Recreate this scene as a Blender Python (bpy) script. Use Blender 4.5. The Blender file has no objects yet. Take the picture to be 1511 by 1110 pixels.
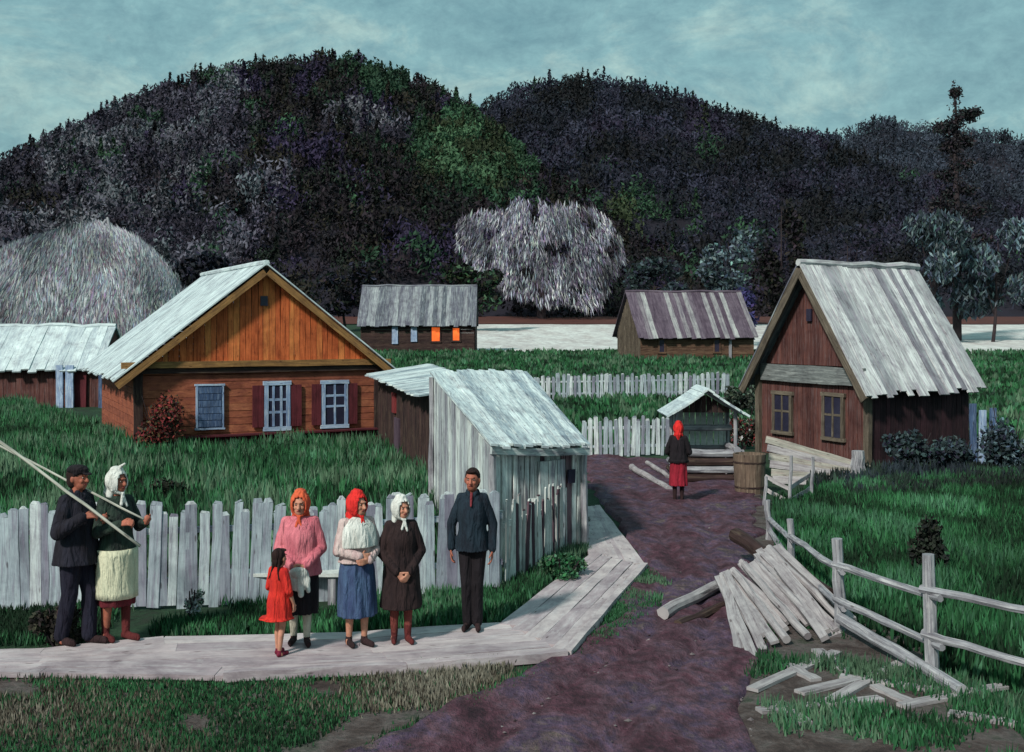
import bpy, bmesh, math, random
import numpy as np
from mathutils import Vector, Matrix, noise
random.seed(7); rng = np.random.default_rng(11)
scene = bpy.context.scene
COL = scene.collection
H = 3.3; F = 1700.0; CX = 755.5; HY = 480.0

# ---------------------------------------------------------------- helpers
def V(*a): return Vector(a)
def ss(a, b, x):
    t = min(1, max(0, (x - a) / (b - a))); return t * t * (3 - 2 * t)
def ground(x, y):
    z = 1.4 * ss(42, 84, y) + 2.0 * ss(78, 145, y)
    z += 0.05 * noise.noise(V(x * .25, y * .25, 0)) * (1 if y > 13 else .4)
    z += 0.5 * ss(30, 60, y) * noise.noise(V(x * .03, y * .03, 5)) * (1 - ss(60, 70, y))
    return z
def at(px, py, Y):                      # point at depth Y seen at (px, py)
    return V((px - CX) / F * Y, Y, H - (py - HY) / F * Y)
def G(px, py, z=0.0):                   # near ground point
    Y = (H - z) * F / (py - HY); return V((px - CX) / F * Y, Y, z)
def gp(px, Y, dz=0):
    x = (px - CX) / F * Y; return V(x, Y, ground(x, Y) + dz)
def tag(o, label=None, cat=None, group=None, kind=None):
    if label: o['label'] = label
    if cat: o['category'] = cat
    if group: o['group'] = group
    if kind: o['kind'] = kind
    return o
def empty(name, loc, rz=0, label=None, cat=None, group=None):
    o = bpy.data.objects.new(name, None); COL.objects.link(o)
    o.location = loc; o.rotation_euler = (0, 0, rz); o.empty_display_size = .2
    return tag(o, label, cat, group)

class MB:
    def __init__(s): s.v = []; s.f = []; s.uv = []; s.mi = []; s.c = []; s.cur = 0
    def add(s, vs, fs, uvs=None):
        b = len(s.v); s.v += [tuple(v) for v in vs]
        for i, f in enumerate(fs):
            s.f.append([b + k for k in f]); s.mi.append(s.cur)
            s.uv.append(uvs[i] if uvs else [(0, 0)] * len(f))
    def build(s, name, mats, parent=None, local=False, smooth=False):
        me = bpy.data.meshes.new(name)
        v = s.v
        off = V(0, 0, 0)
        if parent is not None and not local:
            p = parent
            while p is not None: off = off + p.location; p = p.parent
        elif parent is None and not local:
            a = np.array(v); off = V((a[:, 0].min() + a[:, 0].max()) / 2, (a[:, 1].min() + a[:, 1].max()) / 2, a[:, 2].min())
        v = [(x - off.x, y - off.y, z - off.z) for x, y, z in v]
        me.from_pydata(v, [], s.f)
        if not isinstance(mats, (list, tuple)): mats = [mats]
        for m in mats: me.materials.append(m)
        me.polygons.foreach_set('material_index', s.mi)
        uvl = me.uv_layers.new(name='UVMap')
        flat = [c for f in s.uv for p in f for c in p]
        uvl.data.foreach_set('uv', flat)
        if smooth: me.polygons.foreach_set('use_smooth', [True] * len(me.polygons))
        me.update()
        o = bpy.data.objects.new(name, me); COL.objects.link(o)
        if parent is not None: o.parent = parent
        elif not local: o.location = off
        return o

def plank(mb, p0, p1, w, t, nrm, segs=3, jit=.006, taper=1.0, slant=0.0):
    """board along p0->p1, width w, thickness t, face towards nrm"""
    p0 = Vector(p0); p1 = Vector(p1); d = (p1 - p0); L = d.length; d.normalize()
    n = Vector(nrm); n = (n - d * n.dot(d)).normalized(); s = d.cross(n)
    ou = random.random() * 50; ov = random.random() * 50
    rings = []
    for i in range(segs + 1):
        k = i / segs; c = p0.lerp(p1, k) + s * random.uniform(-jit, jit) + n * random.uniform(-jit, jit) * .6
        hw = w / 2 * (1 + (taper - 1) * k) * random.uniform(.94, 1.04)
        sl = d * slant * (1 if i == segs else 0)
        rings.append([c - s * hw - n * t / 2 - sl, c + s * hw - n * t / 2 + sl, c + s * hw + n * t / 2 + sl, c - s * hw + n * t / 2 - sl])
    vs = [v for r in rings for v in r]; fs = []; uv = []
    us = [0, w, w + t, 2 * w + t, 2 * w + 2 * t]
    for i in range(segs):
        for k in range(4):
            a = i * 4 + k; b = i * 4 + (k + 1) % 4
            fs.append([a, b, b + 4, a + 4])
            v0 = L * i / segs + ov; v1 = L * (i + 1) / segs + ov
            uv.append([(us[k] + ou, v0), (us[k + 1] + ou, v0), (us[k + 1] + ou, v1), (us[k] + ou, v1)])
    fs.append([3, 2, 1, 0]); uv.append([(ou, ov)] * 4)
    e = segs * 4; fs.append([e, e + 1, e + 2, e + 3]); uv.append([(ou, ov)] * 4)
    mb.add(vs, fs, uv)
def box(mb, c, sx, sy, sz, rz=0):
    p = V(c[0], c[1], c[2]); d = V(0, 0, 1)
    R = Matrix.Rotation(rz, 3, 'Z')
    plank(mb, p - d * sz / 2, p + d * sz / 2, sx, sy, R @ V(0, 1, 0), 1, 0)
def log(mb, p0, p1, r0, r1, n=9, segs=5, jit=.02):
    p0 = Vector(p0); p1 = Vector(p1); d = (p1 - p0); L = d.length; d.normalize()
    a = V(0, 0, 1) if abs(d.z) < .9 else V(1, 0, 0); s = d.cross(a).normalized(); t = d.cross(s)
    vs = []; fs = []; uv = []; ou = random.random() * 50; ov = random.random() * 50
    for i in range(segs + 1):
        k = i / segs; c = p0.lerp(p1, k) + (s * random.uniform(-jit, jit) + t * random.uniform(-jit, jit) if 0 < i < segs else V(0, 0, 0))
        r = (r0 + (r1 - r0) * k)
        for j in range(n):
            a = 2 * math.pi * j / n; rr = r * random.uniform(.9, 1.1)
            vs.append(c + s * math.cos(a) * rr + t * math.sin(a) * rr)
    for i in range(segs):
        for j in range(n):
            a = i * n + j; b = i * n + (j + 1) % n
            fs.append([a, b, b + n, a + n])
            v0 = L * i / segs + ov; v1 = L * (i + 1) / segs + ov; u0 = ou + j * r0 * .7; u1 = u0 + r0 * .7
            uv.append([(u0, v0), (u1, v0), (u1, v1), (u0, v1)])
    fs.append(list(range(n))[::-1]); uv.append([(ou, ov)] * n)
    fs.append(list(range(segs * n, segs * n + n))); uv.append([(ou, ov)] * n)
    mb.add(vs, fs, uv)

# ---------------------------------------------------------------- materials
def newmat(name):
    m = bpy.data.materials.new(name); m.use_nodes = True; nt = m.node_tree
    b = nt.nodes['Principled BSDF']; b.inputs['Roughness'].default_value = .85
    b.inputs['Specular IOR Level'].default_value = .25
    return m, nt, b
def ramp(nt, fac, stops):
    r = nt.nodes.new('ShaderNodeValToRGB'); e = r.color_ramp.elements
    while len(e) < len(stops): e.new(.5)
    for i, (p, c) in enumerate(stops):
        e[i].position = p; e[i].color = (c[0], c[1], c[2], 1)
    nt.links.new(fac, r.inputs[0]); return r.outputs[0]
def noi(nt, vec, scale, detail=4, rough=.6, dist=0):
    n = nt.nodes.new('ShaderNodeTexNoise'); n.inputs['Scale'].default_value = scale
    n.inputs['Detail'].default_value = detail; n.inputs['Roughness'].default_value = rough
    n.inputs['Distortion'].default_value = dist
    if vec is not None: nt.links.new(vec, n.inputs['Vector'])
    return n.outputs['Fac']
def mapping(nt, src, sc):
    m = nt.nodes.new('ShaderNodeMapping'); m.inputs['Scale'].default_value = sc
    nt.links.new(src, m.inputs['Vector']); return m.outputs['Vector']
def mix(nt, f, a, b, mode='MIX'):
    m = nt.nodes.new('ShaderNodeMix'); m.data_type = 'RGBA'; m.blend_type = mode
    for s, v in ((m.inputs[0], f), (m.inputs[6], a), (m.inputs[7], b)):
        if isinstance(v, (int, float)): s.default_value = v
        elif isinstance(v, tuple): s.default_value = (v[0], v[1], v[2], 1)
        else: nt.links.new(v, s)
    return m.outputs[2]
def bump(nt, b, h, dist, strength=.8):
    n = nt.nodes.new('ShaderNodeBump'); n.inputs['Distance'].default_value = dist; n.inputs['Strength'].default_value = strength
    nt.links.new(h, n.inputs['Height']); nt.links.new(n.outputs[0], b.inputs['Normal'])
def geo(nt, out): return nt.nodes.new('ShaderNodeNewGeometry').outputs[out]
def tco(nt, out): return nt.nodes.new('ShaderNodeTexCoord').outputs[out]

def wood(name, stops, streak=((.3, (.25, .25, .25)), (.7, (1, 1, 1))), su=22, sv=1.6, bd=.01, mottle=None):
    """boards: one tone per board (random per island) and streaks along the grain"""
    m, nt, b = newmat(name)
    uv = tco(nt, 'UV')
    base = ramp(nt, geo(nt, 'Random Per Island'), stops)
    n1 = noi(nt, mapping(nt, uv, (su, sv, 1)), 1, 5, .7, .3)
    st = ramp(nt, n1, streak)
    c = mix(nt, .85, base, st, 'MULTIPLY')
    n2 = noi(nt, mapping(nt, uv, (su * 1.3, sv * 1.1, 1)), 1, 4, .7, .4)
    if mottle:
        c = mix(nt, ramp(nt, n2, ((.5, (0, 0, 0)), (.68, (.85, .85, .85)))), c, mottle)
    n3 = noi(nt, geo(nt, 'Position'), 1.7, 6, .7, .6)
    c = mix(nt, .75, c, ramp(nt, n3, ((.34, (.6, .57, .6)), (.48, (.95, .95, .95)), (.62, (1.2, 1.2, 1.18)))), 'MULTIPLY')
    vo = nt.nodes.new('ShaderNodeTexVoronoi'); vo.inputs['Scale'].default_value = 1; nt.links.new(mapping(nt, uv, (9, 2.6, 1)), vo.inputs['Vector'])
    c = mix(nt, .8, c, ramp(nt, vo.outputs['Distance'], ((.07, (.3, .25, .25)), (.13, (1, 1, 1)))), 'MULTIPLY')
    nt.links.new(c, b.inputs['Base Color']); bump(nt, b, n1, bd)
    return m
def earth(name, stops, scale=1.0, bd=.03, stretch=(1, 1, 1), rough=.95, stops2=None, s2=8):
    m, nt, b = newmat(name); b.inputs['Roughness'].default_value = rough
    p = mapping(nt, geo(nt, 'Position'), stretch)
    n = noi(nt, p, scale, 8, .7, .4); c = ramp(nt, n, stops)
    n2 = noi(nt, p, scale * s2, 5, .75)
    if stops2: c = mix(nt, .8, c, ramp(nt, n2, stops2), 'MULTIPLY')
    nt.links.new(c, b.inputs['Base Color']); bump(nt, b, n2, bd)
    return m
def cloth(name, col, col2=None, scale=9):
    m, nt, b = newmat(name); b.inputs['Roughness'].default_value = .95
    col2 = col2 or tuple(c * .6 for c in col)
    o = tco(nt, 'Object')
    n = noi(nt, mapping(nt, o, (1, 1, .35)), scale, 5, .65)
    c = ramp(nt, n, ((.35, col2), (.62, col)))
    n2 = noi(nt, o, 70, 3, .6)
    c = mix(nt, .5, c, ramp(nt, n2, ((.3, (.6, .6, .6)), (.7, (1, 1, 1)))), 'MULTIPLY')
    n3 = noi(nt, mapping(nt, o, (1, 1, .22)), 17, 3, .5, .8)
    nt.links.new(c, b.inputs['Base Color']); bump(nt, b, n3, .05, 1.0)
    return m
def leafmat(name, lo=.45):
    m, nt, b = newmat(name)
    a = nt.nodes.new('ShaderNodeAttribute'); a.attribute_name = 'Col'
    r = geo(nt, 'Random Per Island')
    c = mix(nt, .7, a.outputs['Color'], ramp(nt, r, ((0, (lo, lo, lo)), (1, (1.0, 1.0, 1.0)))), 'MULTIPLY')
    nt.links.new(c, b.inputs['Base Color']); b.inputs['Roughness'].default_value = .8
    return m
def plain(name, col, rough=.8, emit=0, var=.35, sc=6):
    m, nt, b = newmat(name); b.inputs['Roughness'].default_value = rough
    n = noi(nt, geo(nt, 'Position'), sc, 5, .7)
    c = ramp(nt, n, ((.3, tuple(x * (1 - var) for x in col)), (.7, col)))
    nt.links.new(c, b.inputs['Base Color'])
    if emit:
        nt.links.new(ramp(nt, n, ((.35, tuple(x * .5 for x in col)), (.6, col))), b.inputs['Emission Color']); b.inputs['Emission Strength'].default_value = emit
    return m

M = {}
M['roofboard'] = wood('grey_roof_boards', ((0, (.28, .36, .40)), (.5, (.48, .58, .58)), (1, (.72, .82, .79))), ((.32, (.22, .2, .26)), (.5, (.8, .8, .85)), (.66, (1, 1, 1))), mottle=(.74, .82, .78))
M['roofsmooth'] = wood('pale_roof_boards', ((0, (.42, .5, .52)), (1, (.62, .72, .71))), ((.3, (.5, .5, .58)), (.6, (1, 1, 1))), su=14, mottle=(.55, .62, .62))
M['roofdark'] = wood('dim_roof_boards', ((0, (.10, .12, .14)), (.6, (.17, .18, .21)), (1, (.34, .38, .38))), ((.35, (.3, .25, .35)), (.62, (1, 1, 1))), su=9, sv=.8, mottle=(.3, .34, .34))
M['roofpurple'] = wood('brown_roof_boards', ((0, (.10, .075, .10)), (.7, (.15, .12, .15)), (1, (.45, .48, .45))), ((.35, (.35, .3, .4)), (.62, (1, 1, 1))), su=9, sv=.8)
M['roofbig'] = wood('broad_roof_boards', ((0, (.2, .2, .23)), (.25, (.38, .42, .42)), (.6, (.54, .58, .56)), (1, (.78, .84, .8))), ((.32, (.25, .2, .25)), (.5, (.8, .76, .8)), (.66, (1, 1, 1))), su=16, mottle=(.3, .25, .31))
M['orange'] = wood('orange_gable_boards', ((0, (.52, .12, .04)), (.5, (.66, .17, .055)), (1, (.70, .26, .08))), ((.3, (.35, .2, .15)), (.55, (.9, .85, .8)), (.7, (1, 1, 1))), su=20, mottle=(.62, .15, .05))
M['redwall'] = wood('red_brown_wall_boards', ((0, (.26, .08, .045)), (.6, (.36, .115, .06)), (1, (.42, .16, .08))), ((.3, (.4, .3, .35)), (.65, (1, 1, 1))), su=10, sv=3, mottle=(.20, .055, .04))
M['trimorange'] = wood('ochre_trim', ((0, (.32, .15, .05)), (1, (.42, .24, .09))), mottle=(.14, .07, .04))
M['maroon'] = wood('maroon_boards', ((0, (.085, .015, .022)), (1, (.13, .024, .032))), ((.3, (.4, .4, .4)), (.6, (1, 1, 1))))
M['darklog'] = wood('dark_logs', ((0, (.03, .017, .019)), (1, (.07, .038, .035))), mottle=(.09, .065, .045))
M['brownlog'] = wood('brown_logs', ((0, (.09, .045, .032)), (1, (.17, .095, .06))), mottle=(.2, .14, .09))
M['bluepaint'] = wood('blue_paint', ((0, (.2, .3, .48)), (1, (.34, .45, .6))), ((.3, (.5, .5, .6)), (.6, (1, 1, 1))), mottle=(.6, .68, .72))
M['bluedark'] = wood('deep_blue_paint', ((0, (.05, .09, .19)), (1, (.09, .15, .28))), mottle=(.18, .24, .34))
M['picket'] = wood('weathered_pickets', ((0, (.24, .23, .29)), (.25, (.36, .42, .46)), (.6, (.50, .60, .62)), (.8, (.66, .75, .74)), (1, (.80, .87, .84))), ((.3, (.25, .22, .28)), (.5, (.8, .8, .84)), (.66, (1, 1, 1))), mottle=(.24, .22, .29))
M['shedwall'] = wood('pale_shed_boards', ((0, (.32, .34, .38)), (.5, (.54, .62, .61)), (1, (.74, .82, .78))), ((.34, (.16, .12, .18)), (.5, (.8, .8, .8)), (.66, (1, 1, 1))), su=16, mottle=(.25, .22, .27))
M['sheddark'] = wood('dark_shed_boards', ((0, (.14, .08, .10)), (.12, (.25, .18, .2)), (.18, (.62, .68, .66)), (1, (.88, .93, .88))), ((.34, (.2, .15, .2)), (.6, (1, 1, 1))))
M['redhouse'] = wood('dull_red_boards', ((0, (.09, .035, .03)), (1, (.15, .062, .05))), ((.3, (.4, .3, .4)), (.65, (1, 1, 1))), mottle=(.13, .09, .09))
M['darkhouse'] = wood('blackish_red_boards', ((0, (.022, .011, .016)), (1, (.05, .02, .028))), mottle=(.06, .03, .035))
M['olivetrim'] = wood('olive_brown_boards', ((0, (.1, .08, .06)), (1, (.16, .13, .10))), mottle=(.2, .17, .13))
M['greyband'] = wood('grey_band_boards', ((0, (.16, .18, .18)), (1, (.22, .24, .24))), mottle=(.3, .32, .31))
M['path'] = wood('pinkish_path_boards', ((0, (.34, .29, .31)), (.5, (.44, .38, .39)), (1, (.54, .49, .48))), ((.25, (.55, .5, .55)), (.6, (1, 1, 1))), su=9, sv=2, mottle=(.46, .43, .44))
M['board'] = wood('old_loose_boards', ((0, (.2, .18, .2)), (.5, (.34, .32, .33)), (1, (.48, .47, .43))), ((.3, (.25, .18, .22)), (.5, (.8, .78, .8)), (.66, (1, 1, 1))), mottle=(.42, .4, .4))
M['rail'] = wood('grey_rails', ((0, (.24, .24, .27)), (1, (.36, .37, .39))), ((.3, (.2, .16, .2)), (.6, (1, 1, 1))), mottle=(.5, .5, .5))
M['pole'] = wood('pale_pole_wood', ((0, (.5, .5, .43)), (1, (.6, .6, .52))))
M['white'] = plain('white_paint', (.62, .66, .63), sc=20)
M['glass'] = plain('dark_glass', (.035, .03, .055), .15)
M['glassblue'] = plain('blue_grey_glass', (.03, .03, .055), .12)
M['lit'] = plain('lit_window', (1.0, .16, .03), .5, emit=.55, sc=2)
M['tan'] = wood('tan_staves', ((0, (.15, .10, .075)), (1, (.22, .16, .12))), mottle=(.25, .19, .14))
M['bark'] = wood('bark', ((0, (.03, .02, .025)), (1, (.05, .035, .04))), mottle=(.06, .05, .05))
M['leaf'] = leafmat('foliage')
M['hilleaf'] = leafmat('hill_foliage', .75)
M['straw'] = leafmat('straw_strands')
M['ground'] = earth('grassy_ground', ((.3, (.04, .032, .03)), (.45, (.02, .045, .024)), (.6, (.03, .075, .036)), (.75, (.05, .06, .045))), 1.6, stops2=((.3, (.4, .4, .4)), (.7, (1, 1, 1))))
M['road'] = earth('muddy_road', ((.30, (.028, .014, .02)), (.42, (.075, .03, .042)), (.5, (.10, .055, .07)), (.57, (.075, .05, .085)), (.64, (.13, .095, .085)), (.74, (.045, .07, .05))), 1.5, .09, (1, .6, 1), .85, ((.34, (.3, .25, .3)), (.5, (.85, .8, .85)), (.64, (1.5, 1.45, 1.5))), 5)
M['dirt'] = earth('bare_dirt', ((.32, (.03, .02, .02)), (.45, (.075, .055, .05)), (.55, (.12, .10, .095)), (.65, (.045, .06, .04)), (.75, (.2, .18, .17))), 2.2, .04, (1, 1, 1), .95, ((.3, (.4, .4, .4)), (.7, (1.2, 1.2, 1.2))), 6)
M['field'] = earth('pale_field', ((.3, (.42, .38, .36)), (.6, (.62, .64, .6))), .5, .05, (1, .3, 1), .95, ((.3, (.65, .6, .65)), (.6, (1.1, 1.1, 1.1))), 4)
M['redearth'] = earth('red_brown_earth', ((.3, (.06, .02, .018)), (.7, (.10, .035, .025))), .3)
M['hill'] = earth('wooded_hill_soil', ((.3, (.008, .006, .009)), (.5, (.014, .012, .02)), (.7, (.02, .016, .028))), .05, .3)
M['hair'] = cloth('black_brown_hair', (.03, .015, .014), scale=20)

# ---------------------------------------------------------------- leaf clouds (numpy)
def cards(name, C, U, W, colr, mat, parent=None, kind=None, loc=None):
    """thin leaf faces: centre C, half axes U and W (n x 3), colour per card; rhombus-shaped"""
    n = len(C)
    P = np.empty((n, 4, 3)); P[:, 0] = C - U; P[:, 1] = C + W - U * .15; P[:, 2] = C + U; P[:, 3] = C - W - U * .15
    loc = np.array(loc if loc is not None else C.mean(0))
    me = bpy.data.meshes.new(name)
    me.vertices.add(n * 4); me.vertices.foreach_set('co', (P.reshape(-1, 3) - loc).ravel())
    me.loops.add(n * 4); me.loops.foreach_set('vertex_index', np.arange(n * 4))
    me.polygons.add(n); me.polygons.foreach_set('loop_start', np.arange(n) * 4)
    me.update(calc_edges=True)
    ca = me.color_attributes.new('Col', 'FLOAT_COLOR', 'POINT')
    c = np.ones((n, 4, 4)); c[:, :, :3] = colr[:, None, :]; ca.data.foreach_set('color', c.ravel())
    me.materials.append(mat)
    o = bpy.data.objects.new(name, me); COL.objects.link(o)
    if parent is not None:
        o.parent = parent; o.location = Vector(loc) - parent.location
    else: o.location = Vector(loc)
    if kind: o['kind'] = kind
    return o
def rdir(n):
    a = rng.normal(size=(n, 3)); return a / np.linalg.norm(a, axis=1)[:, None]
def perp(U):
    r = rdir(len(U)); W = np.cross(U, r); return W / (np.linalg.norm(W, axis=1)[:, None] + 1e-9)
def pick(pal, n, jit=.25):
    pal = np.array(pal); c = pal[rng.integers(0, len(pal), n)]
    return np.clip(c * (1 + rng.normal(0, jit, (n, 1))) * (1 + rng.normal(0, .08, (n, 3))), .002, .9)

# ================================================================ SETTING
def sheet(name, xs, ys, fn, mat, smooth=True):
    mb = MB(); nx = len(xs); vs = [(x, y, fn(x, y)) for y in ys for x in xs]
    fs = [[j * nx + i, j * nx + i + 1, (j + 1) * nx + i + 1, (j + 1) * nx + i] for j in range(len(ys) - 1) for i in range(nx - 1)]
    mb.add(vs, fs); o = mb.build(name, mat, smooth=smooth); return tag(o, kind='structure')
ys = list(np.arange(-14, 40, .5)) + list(np.arange(40, 160, 2)) + list(np.linspace(160, 3500, 24))
xs = list(-np.geomspace(40, 3500, 18)[::-1]) + list(np.arange(-38, 38.1, 1)) + list(np.geomspace(40, 3500, 18))
sheet('ground', xs, ys, ground, M['ground'])

def strip(name, L, R, mat, n=10, dz=.02, sub=10, wob=.12, rut=0):
    """sheet between two polylines of ground points, its edges sinking into the ground"""
    mb = MB(); rows = []
    for i in range(len(L) - 1):
        for k in range(sub + (i == len(L) - 2)):
            t = k / sub; rows.append((L[i].lerp(L[i + 1], t), R[i].lerp(R[i + 1], t)))
    vs = []
    for a, b in rows:
        wa = noise.noise(a * 1.3) * wob * 2; wb = noise.noise(b * 1.3 + V(9, 0, 0)) * wob * 2
        d = (b - a).normalized(); a2 = a + d * wa; b2 = b + d * wb
        for j in range(n + 1):
            p = a2.lerp(b2, j / n); e = -.05 if j in (0, n) else dz + .012 * noise.noise(p * 2) - rut * sum(math.exp(-((j / n - c_ - .03 * noise.noise(p * .4)) / .045) ** 2) for c_ in (.30, .62)) + rut * .5 * noise.noise(p * 5)
            vs.append((p.x, p.y, ground(p.x, p.y) + e))
    fs = [[r * (n + 1) + j, r * (n + 1) + j + 1, (r + 1) * (n + 1) + j + 1, (r + 1) * (n + 1) + j] for r in range(len(rows) - 1) for j in range(n)]
    mb.add(vs, fs); return tag(mb.build(name, mat, smooth=True), kind='structure')
RL = [(330, 1180), (520, 1110), (690, 1038), (800, 985), (862, 955), (925, 880), (955, 838), (915, 780), (872, 730), (860, 690), (850, 672)]
RR = [(1120, 1180), (1120, 1110), (1110, 1038), (1120, 985), (1130, 955), (1125, 880), (1120, 838), (1120, 780), (1125, 740), (1120, 712), (1115, 690)]
strip('road', [G(*p) for p in RL], [G(*p) for p in RR], M['road'], 44, .065, 26, .12, .045)
# bare verge in the foreground, worn earth by the heap
strip('verge', [G(*p) for p in [(-120, 988), (200, 990), (500, 985), (735, 978)]], [G(*p) for p in [(-260, 1180), (100, 1180), (380, 1180), (560, 1120)]], M['dirt'], 16, .012, 12)
strip('verge', [G(*p) for p in [(1078, 700), (1092, 800), (1095, 900), (1060, 1180)]], [G(*p) for p in [(1120, 705), (1150, 800), (1330, 930), (1650, 1180)]], M['dirt'], 14, .035, 12)
# pale field and red earth beyond the houses
sheet('field', list(np.linspace(-6, 75, 40)), list(np.arange(79, 139, 1.5)), lambda x, y: ground(x, y) + .06 - .25 * max(0, noise.noise(V(x * .2, y * .3, 2))) * (1 - ss(80, 90, y)), M['field'])
sheet('red_earth', list(np.linspace(-40, 80, 40)), list(np.arange(138.5, 156, 2)), lambda x, y: ground(x, y) + .1 + .06 * (y - 138.5), M['redearth'])

# hills -----------------------------------------------------------
def interp(pts, x):
    return float(np.interp(x, [p[0] for p in pts], [p[1] for p in pts]))
def make_hill(ridge, D, foot, back, x0, x1, nx, ny, seed, drop):
    r = [((px - CX) / F * D, H + (HY - py) / F * D) for px, py in ridge]
    def fn(x, y):
        zr = interp(r, x * D / min(y, D)) - drop
        base = 2.5
        if y <= D: t = max(0, (y - foot) / (D - foot)); prof = t ** .9
        else: t = (y - D) / (back - D); prof = math.cos(min(1, t) * math.pi / 2)
        nz = noise.fractal(V(x * .02, y * .014, seed), 1, 2, 4) * .10 * prof * (1 - prof * .7)
        return base + (zr - base) * (prof + nz) - (1 - prof) * 1.0
    o = sheet('hill', list(np.linspace(x0, x1, nx)), list(np.linspace(foot, back, ny)), fn, M['hill'])
    return fn, o
hillA = make_hill([(-600, 520), (-200, 350), (0, 245), (45, 215), (110, 187), (190, 155), (290, 112), (330, 98), (450, 84), (540, 95), (610, 122), (690, 158), (760, 215), (850, 285), (950, 350), (1080, 420), (1300, 470), (1600, 480)], 340, 150, 520, -300, 200, 90, 50, 1.0, 3.0)
hillB = make_hill([(200, 420), (450, 300), (600, 200), (700, 160), (740, 140), (790, 122), (860, 110), (950, 122), (1010, 140), (1100, 172), (1200, 200), (1300, 245), (1420, 280), (1550, 320), (1800, 420), (2200, 470)], 560, 250, 800, -260, 480, 90, 50, 4.0, 5.5)
hillC = make_hill([(800, 420), (1000, 260), (1150, 215), (1240, 186), (1300, 170), (1350, 172), (1420, 186), (1480, 190), (1560, 195), (1700, 260), (2000, 400)], 900, 500, 1200, 0, 900, 70, 40, 7.0, 12.0)

def forest(name, fn, D, foot, px0, px1, n, palfn, size, leaves, conifer=.2):
    Cs = []; Us = []; Ws = []; Cl = []
    for i in range(n):
        y = foot + (D * 1.03 - foot) * random.random() ** .8; px = random.uniform(px0, px1)
        x = (px - CX) / F * y * random.uniform(.98, 1.02); z = fn(x, y)
        s = size * random.uniform(.6, 1.4); fs_ = .5 + .5 * y / D; k = int(leaves * random.uniform(.6, 1.3)); con = random.random() < conifer
        base = np.array(palfn(px, y, HY - (z - H) / y * F)) * (1 + .7 * noise.noise(V(x * .035, y * .03, 3)))
        if con:
            h = rng.random(k); a = rng.random(k) * 6.28; rad = (1 - h) * s * .32 * rng.random(k) ** .5
            p = np.stack([x + np.cos(a) * rad, y + np.sin(a) * rad, z + h * s * 1.3], 1); base = base * .55
        else:
            d = rdir(k) * rng.random((k, 1)) ** .4; p = np.array([x, y, z + s * .5]) + d * np.array([s * .5, s * .5, s * .55])
        u = rdir(k); u[:, 2] += .9; u /= np.linalg.norm(u, axis=1)[:, None]
        Cs.append(p); Us.append(u * s * .12 * fs_); Ws.append(perp(u) * s * .05 * fs_)
        Cl.append(np.clip(base[None] * (1 + rng.normal(0, .18, (k, 1))), .002, 1))
    return cards(name, np.concatenate(Cs), np.concatenate(Us), np.concatenate(Ws), np.concatenate(Cl), M['hilleaf'], kind='stuff')
VIO = [(.02, .018, .03), (.034, .03, .05), (.055, .05, .075), (.08, .08, .105), (.10, .10, .13), (.10, .12, .135), (.15, .155, .18)]
DRK = [(.010, .008, .011), (.014, .012, .016), (.018, .016, .010), (.010, .018, .012), (.022, .015, .022)]
GRN = [(.02, .055, .03), (.035, .09, .045), (.03, .045, .02), (.06, .13, .065)]
NVY = [(.008, .009, .011), (.010, .014, .022), (.015, .018, .032), (.022, .024, .044), (.034, .036, .06), (.022, .018, .038)]
def palA(px, y, py):
    n1 = noise.noise(V(px * .011, py * .018, 1)); n2 = noise.noise(V(px * .02, py * .03, 9)); n3 = noise.noise(V(px * .016, py * .024, 4))
    g = math.exp(-((px - 700) / 90) ** 2 - ((py - 245) / 60) ** 2) * 1.2 + .6 * math.exp(-((px - 570) / 70) ** 2 - ((py - 130) / 40) ** 2) + .7 * n2
    v = ss(430, 300, px - (py - 200) * .2) + .9 * n1 + .5 * math.exp(-((px - 560) / 100) ** 2 - ((py - 220) / 40) ** 2)
    j = random.gauss(0, .12)
    if g + j > .36: return GRN[int(min(3, max(0, (g + n3) * 3 - .6)))]
    if v + j > .6: return VIO[int(max(0, min(6, 3.5 + n3 * 7 + random.gauss(0, .9))))]
    if n3 + j > .22: return (.03, .022, .055)
    return random.choice(DRK)
def palB(px, y, py):
    n1 = noise.noise(V(px * .012, py * .02, 2)); n3 = noise.noise(V(px * .017, py * .022, 6)); g = .7 * ss(230, 380, py) * ss(1200, 850, px) + .6 * n1 + random.gauss(0, .1)
    if g > .42: return GRN[int(min(2, max(0, n3 * 4 + 1)))]
    return NVY[int(max(0, min(5, 2.5 + n3 * 7 + random.gauss(0, .9))))]
def palC(px, y, py): return random.choice([(.032, .042, .062), (.024, .03, .048), (.045, .058, .08)])
forest('hill_forest', hillA[0], 340, 152, -60, 1150, 4300, palA, 4.4, 105, .22)
forest('hill_forest', hillB[0], 560, 270, 560, 1600, 3800, palB, 6.6, 70, .15)
forest('hill_forest', hillC[0], 900, 520, 1120, 1600, 1500, palC, 9, 50, .1)

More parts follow.
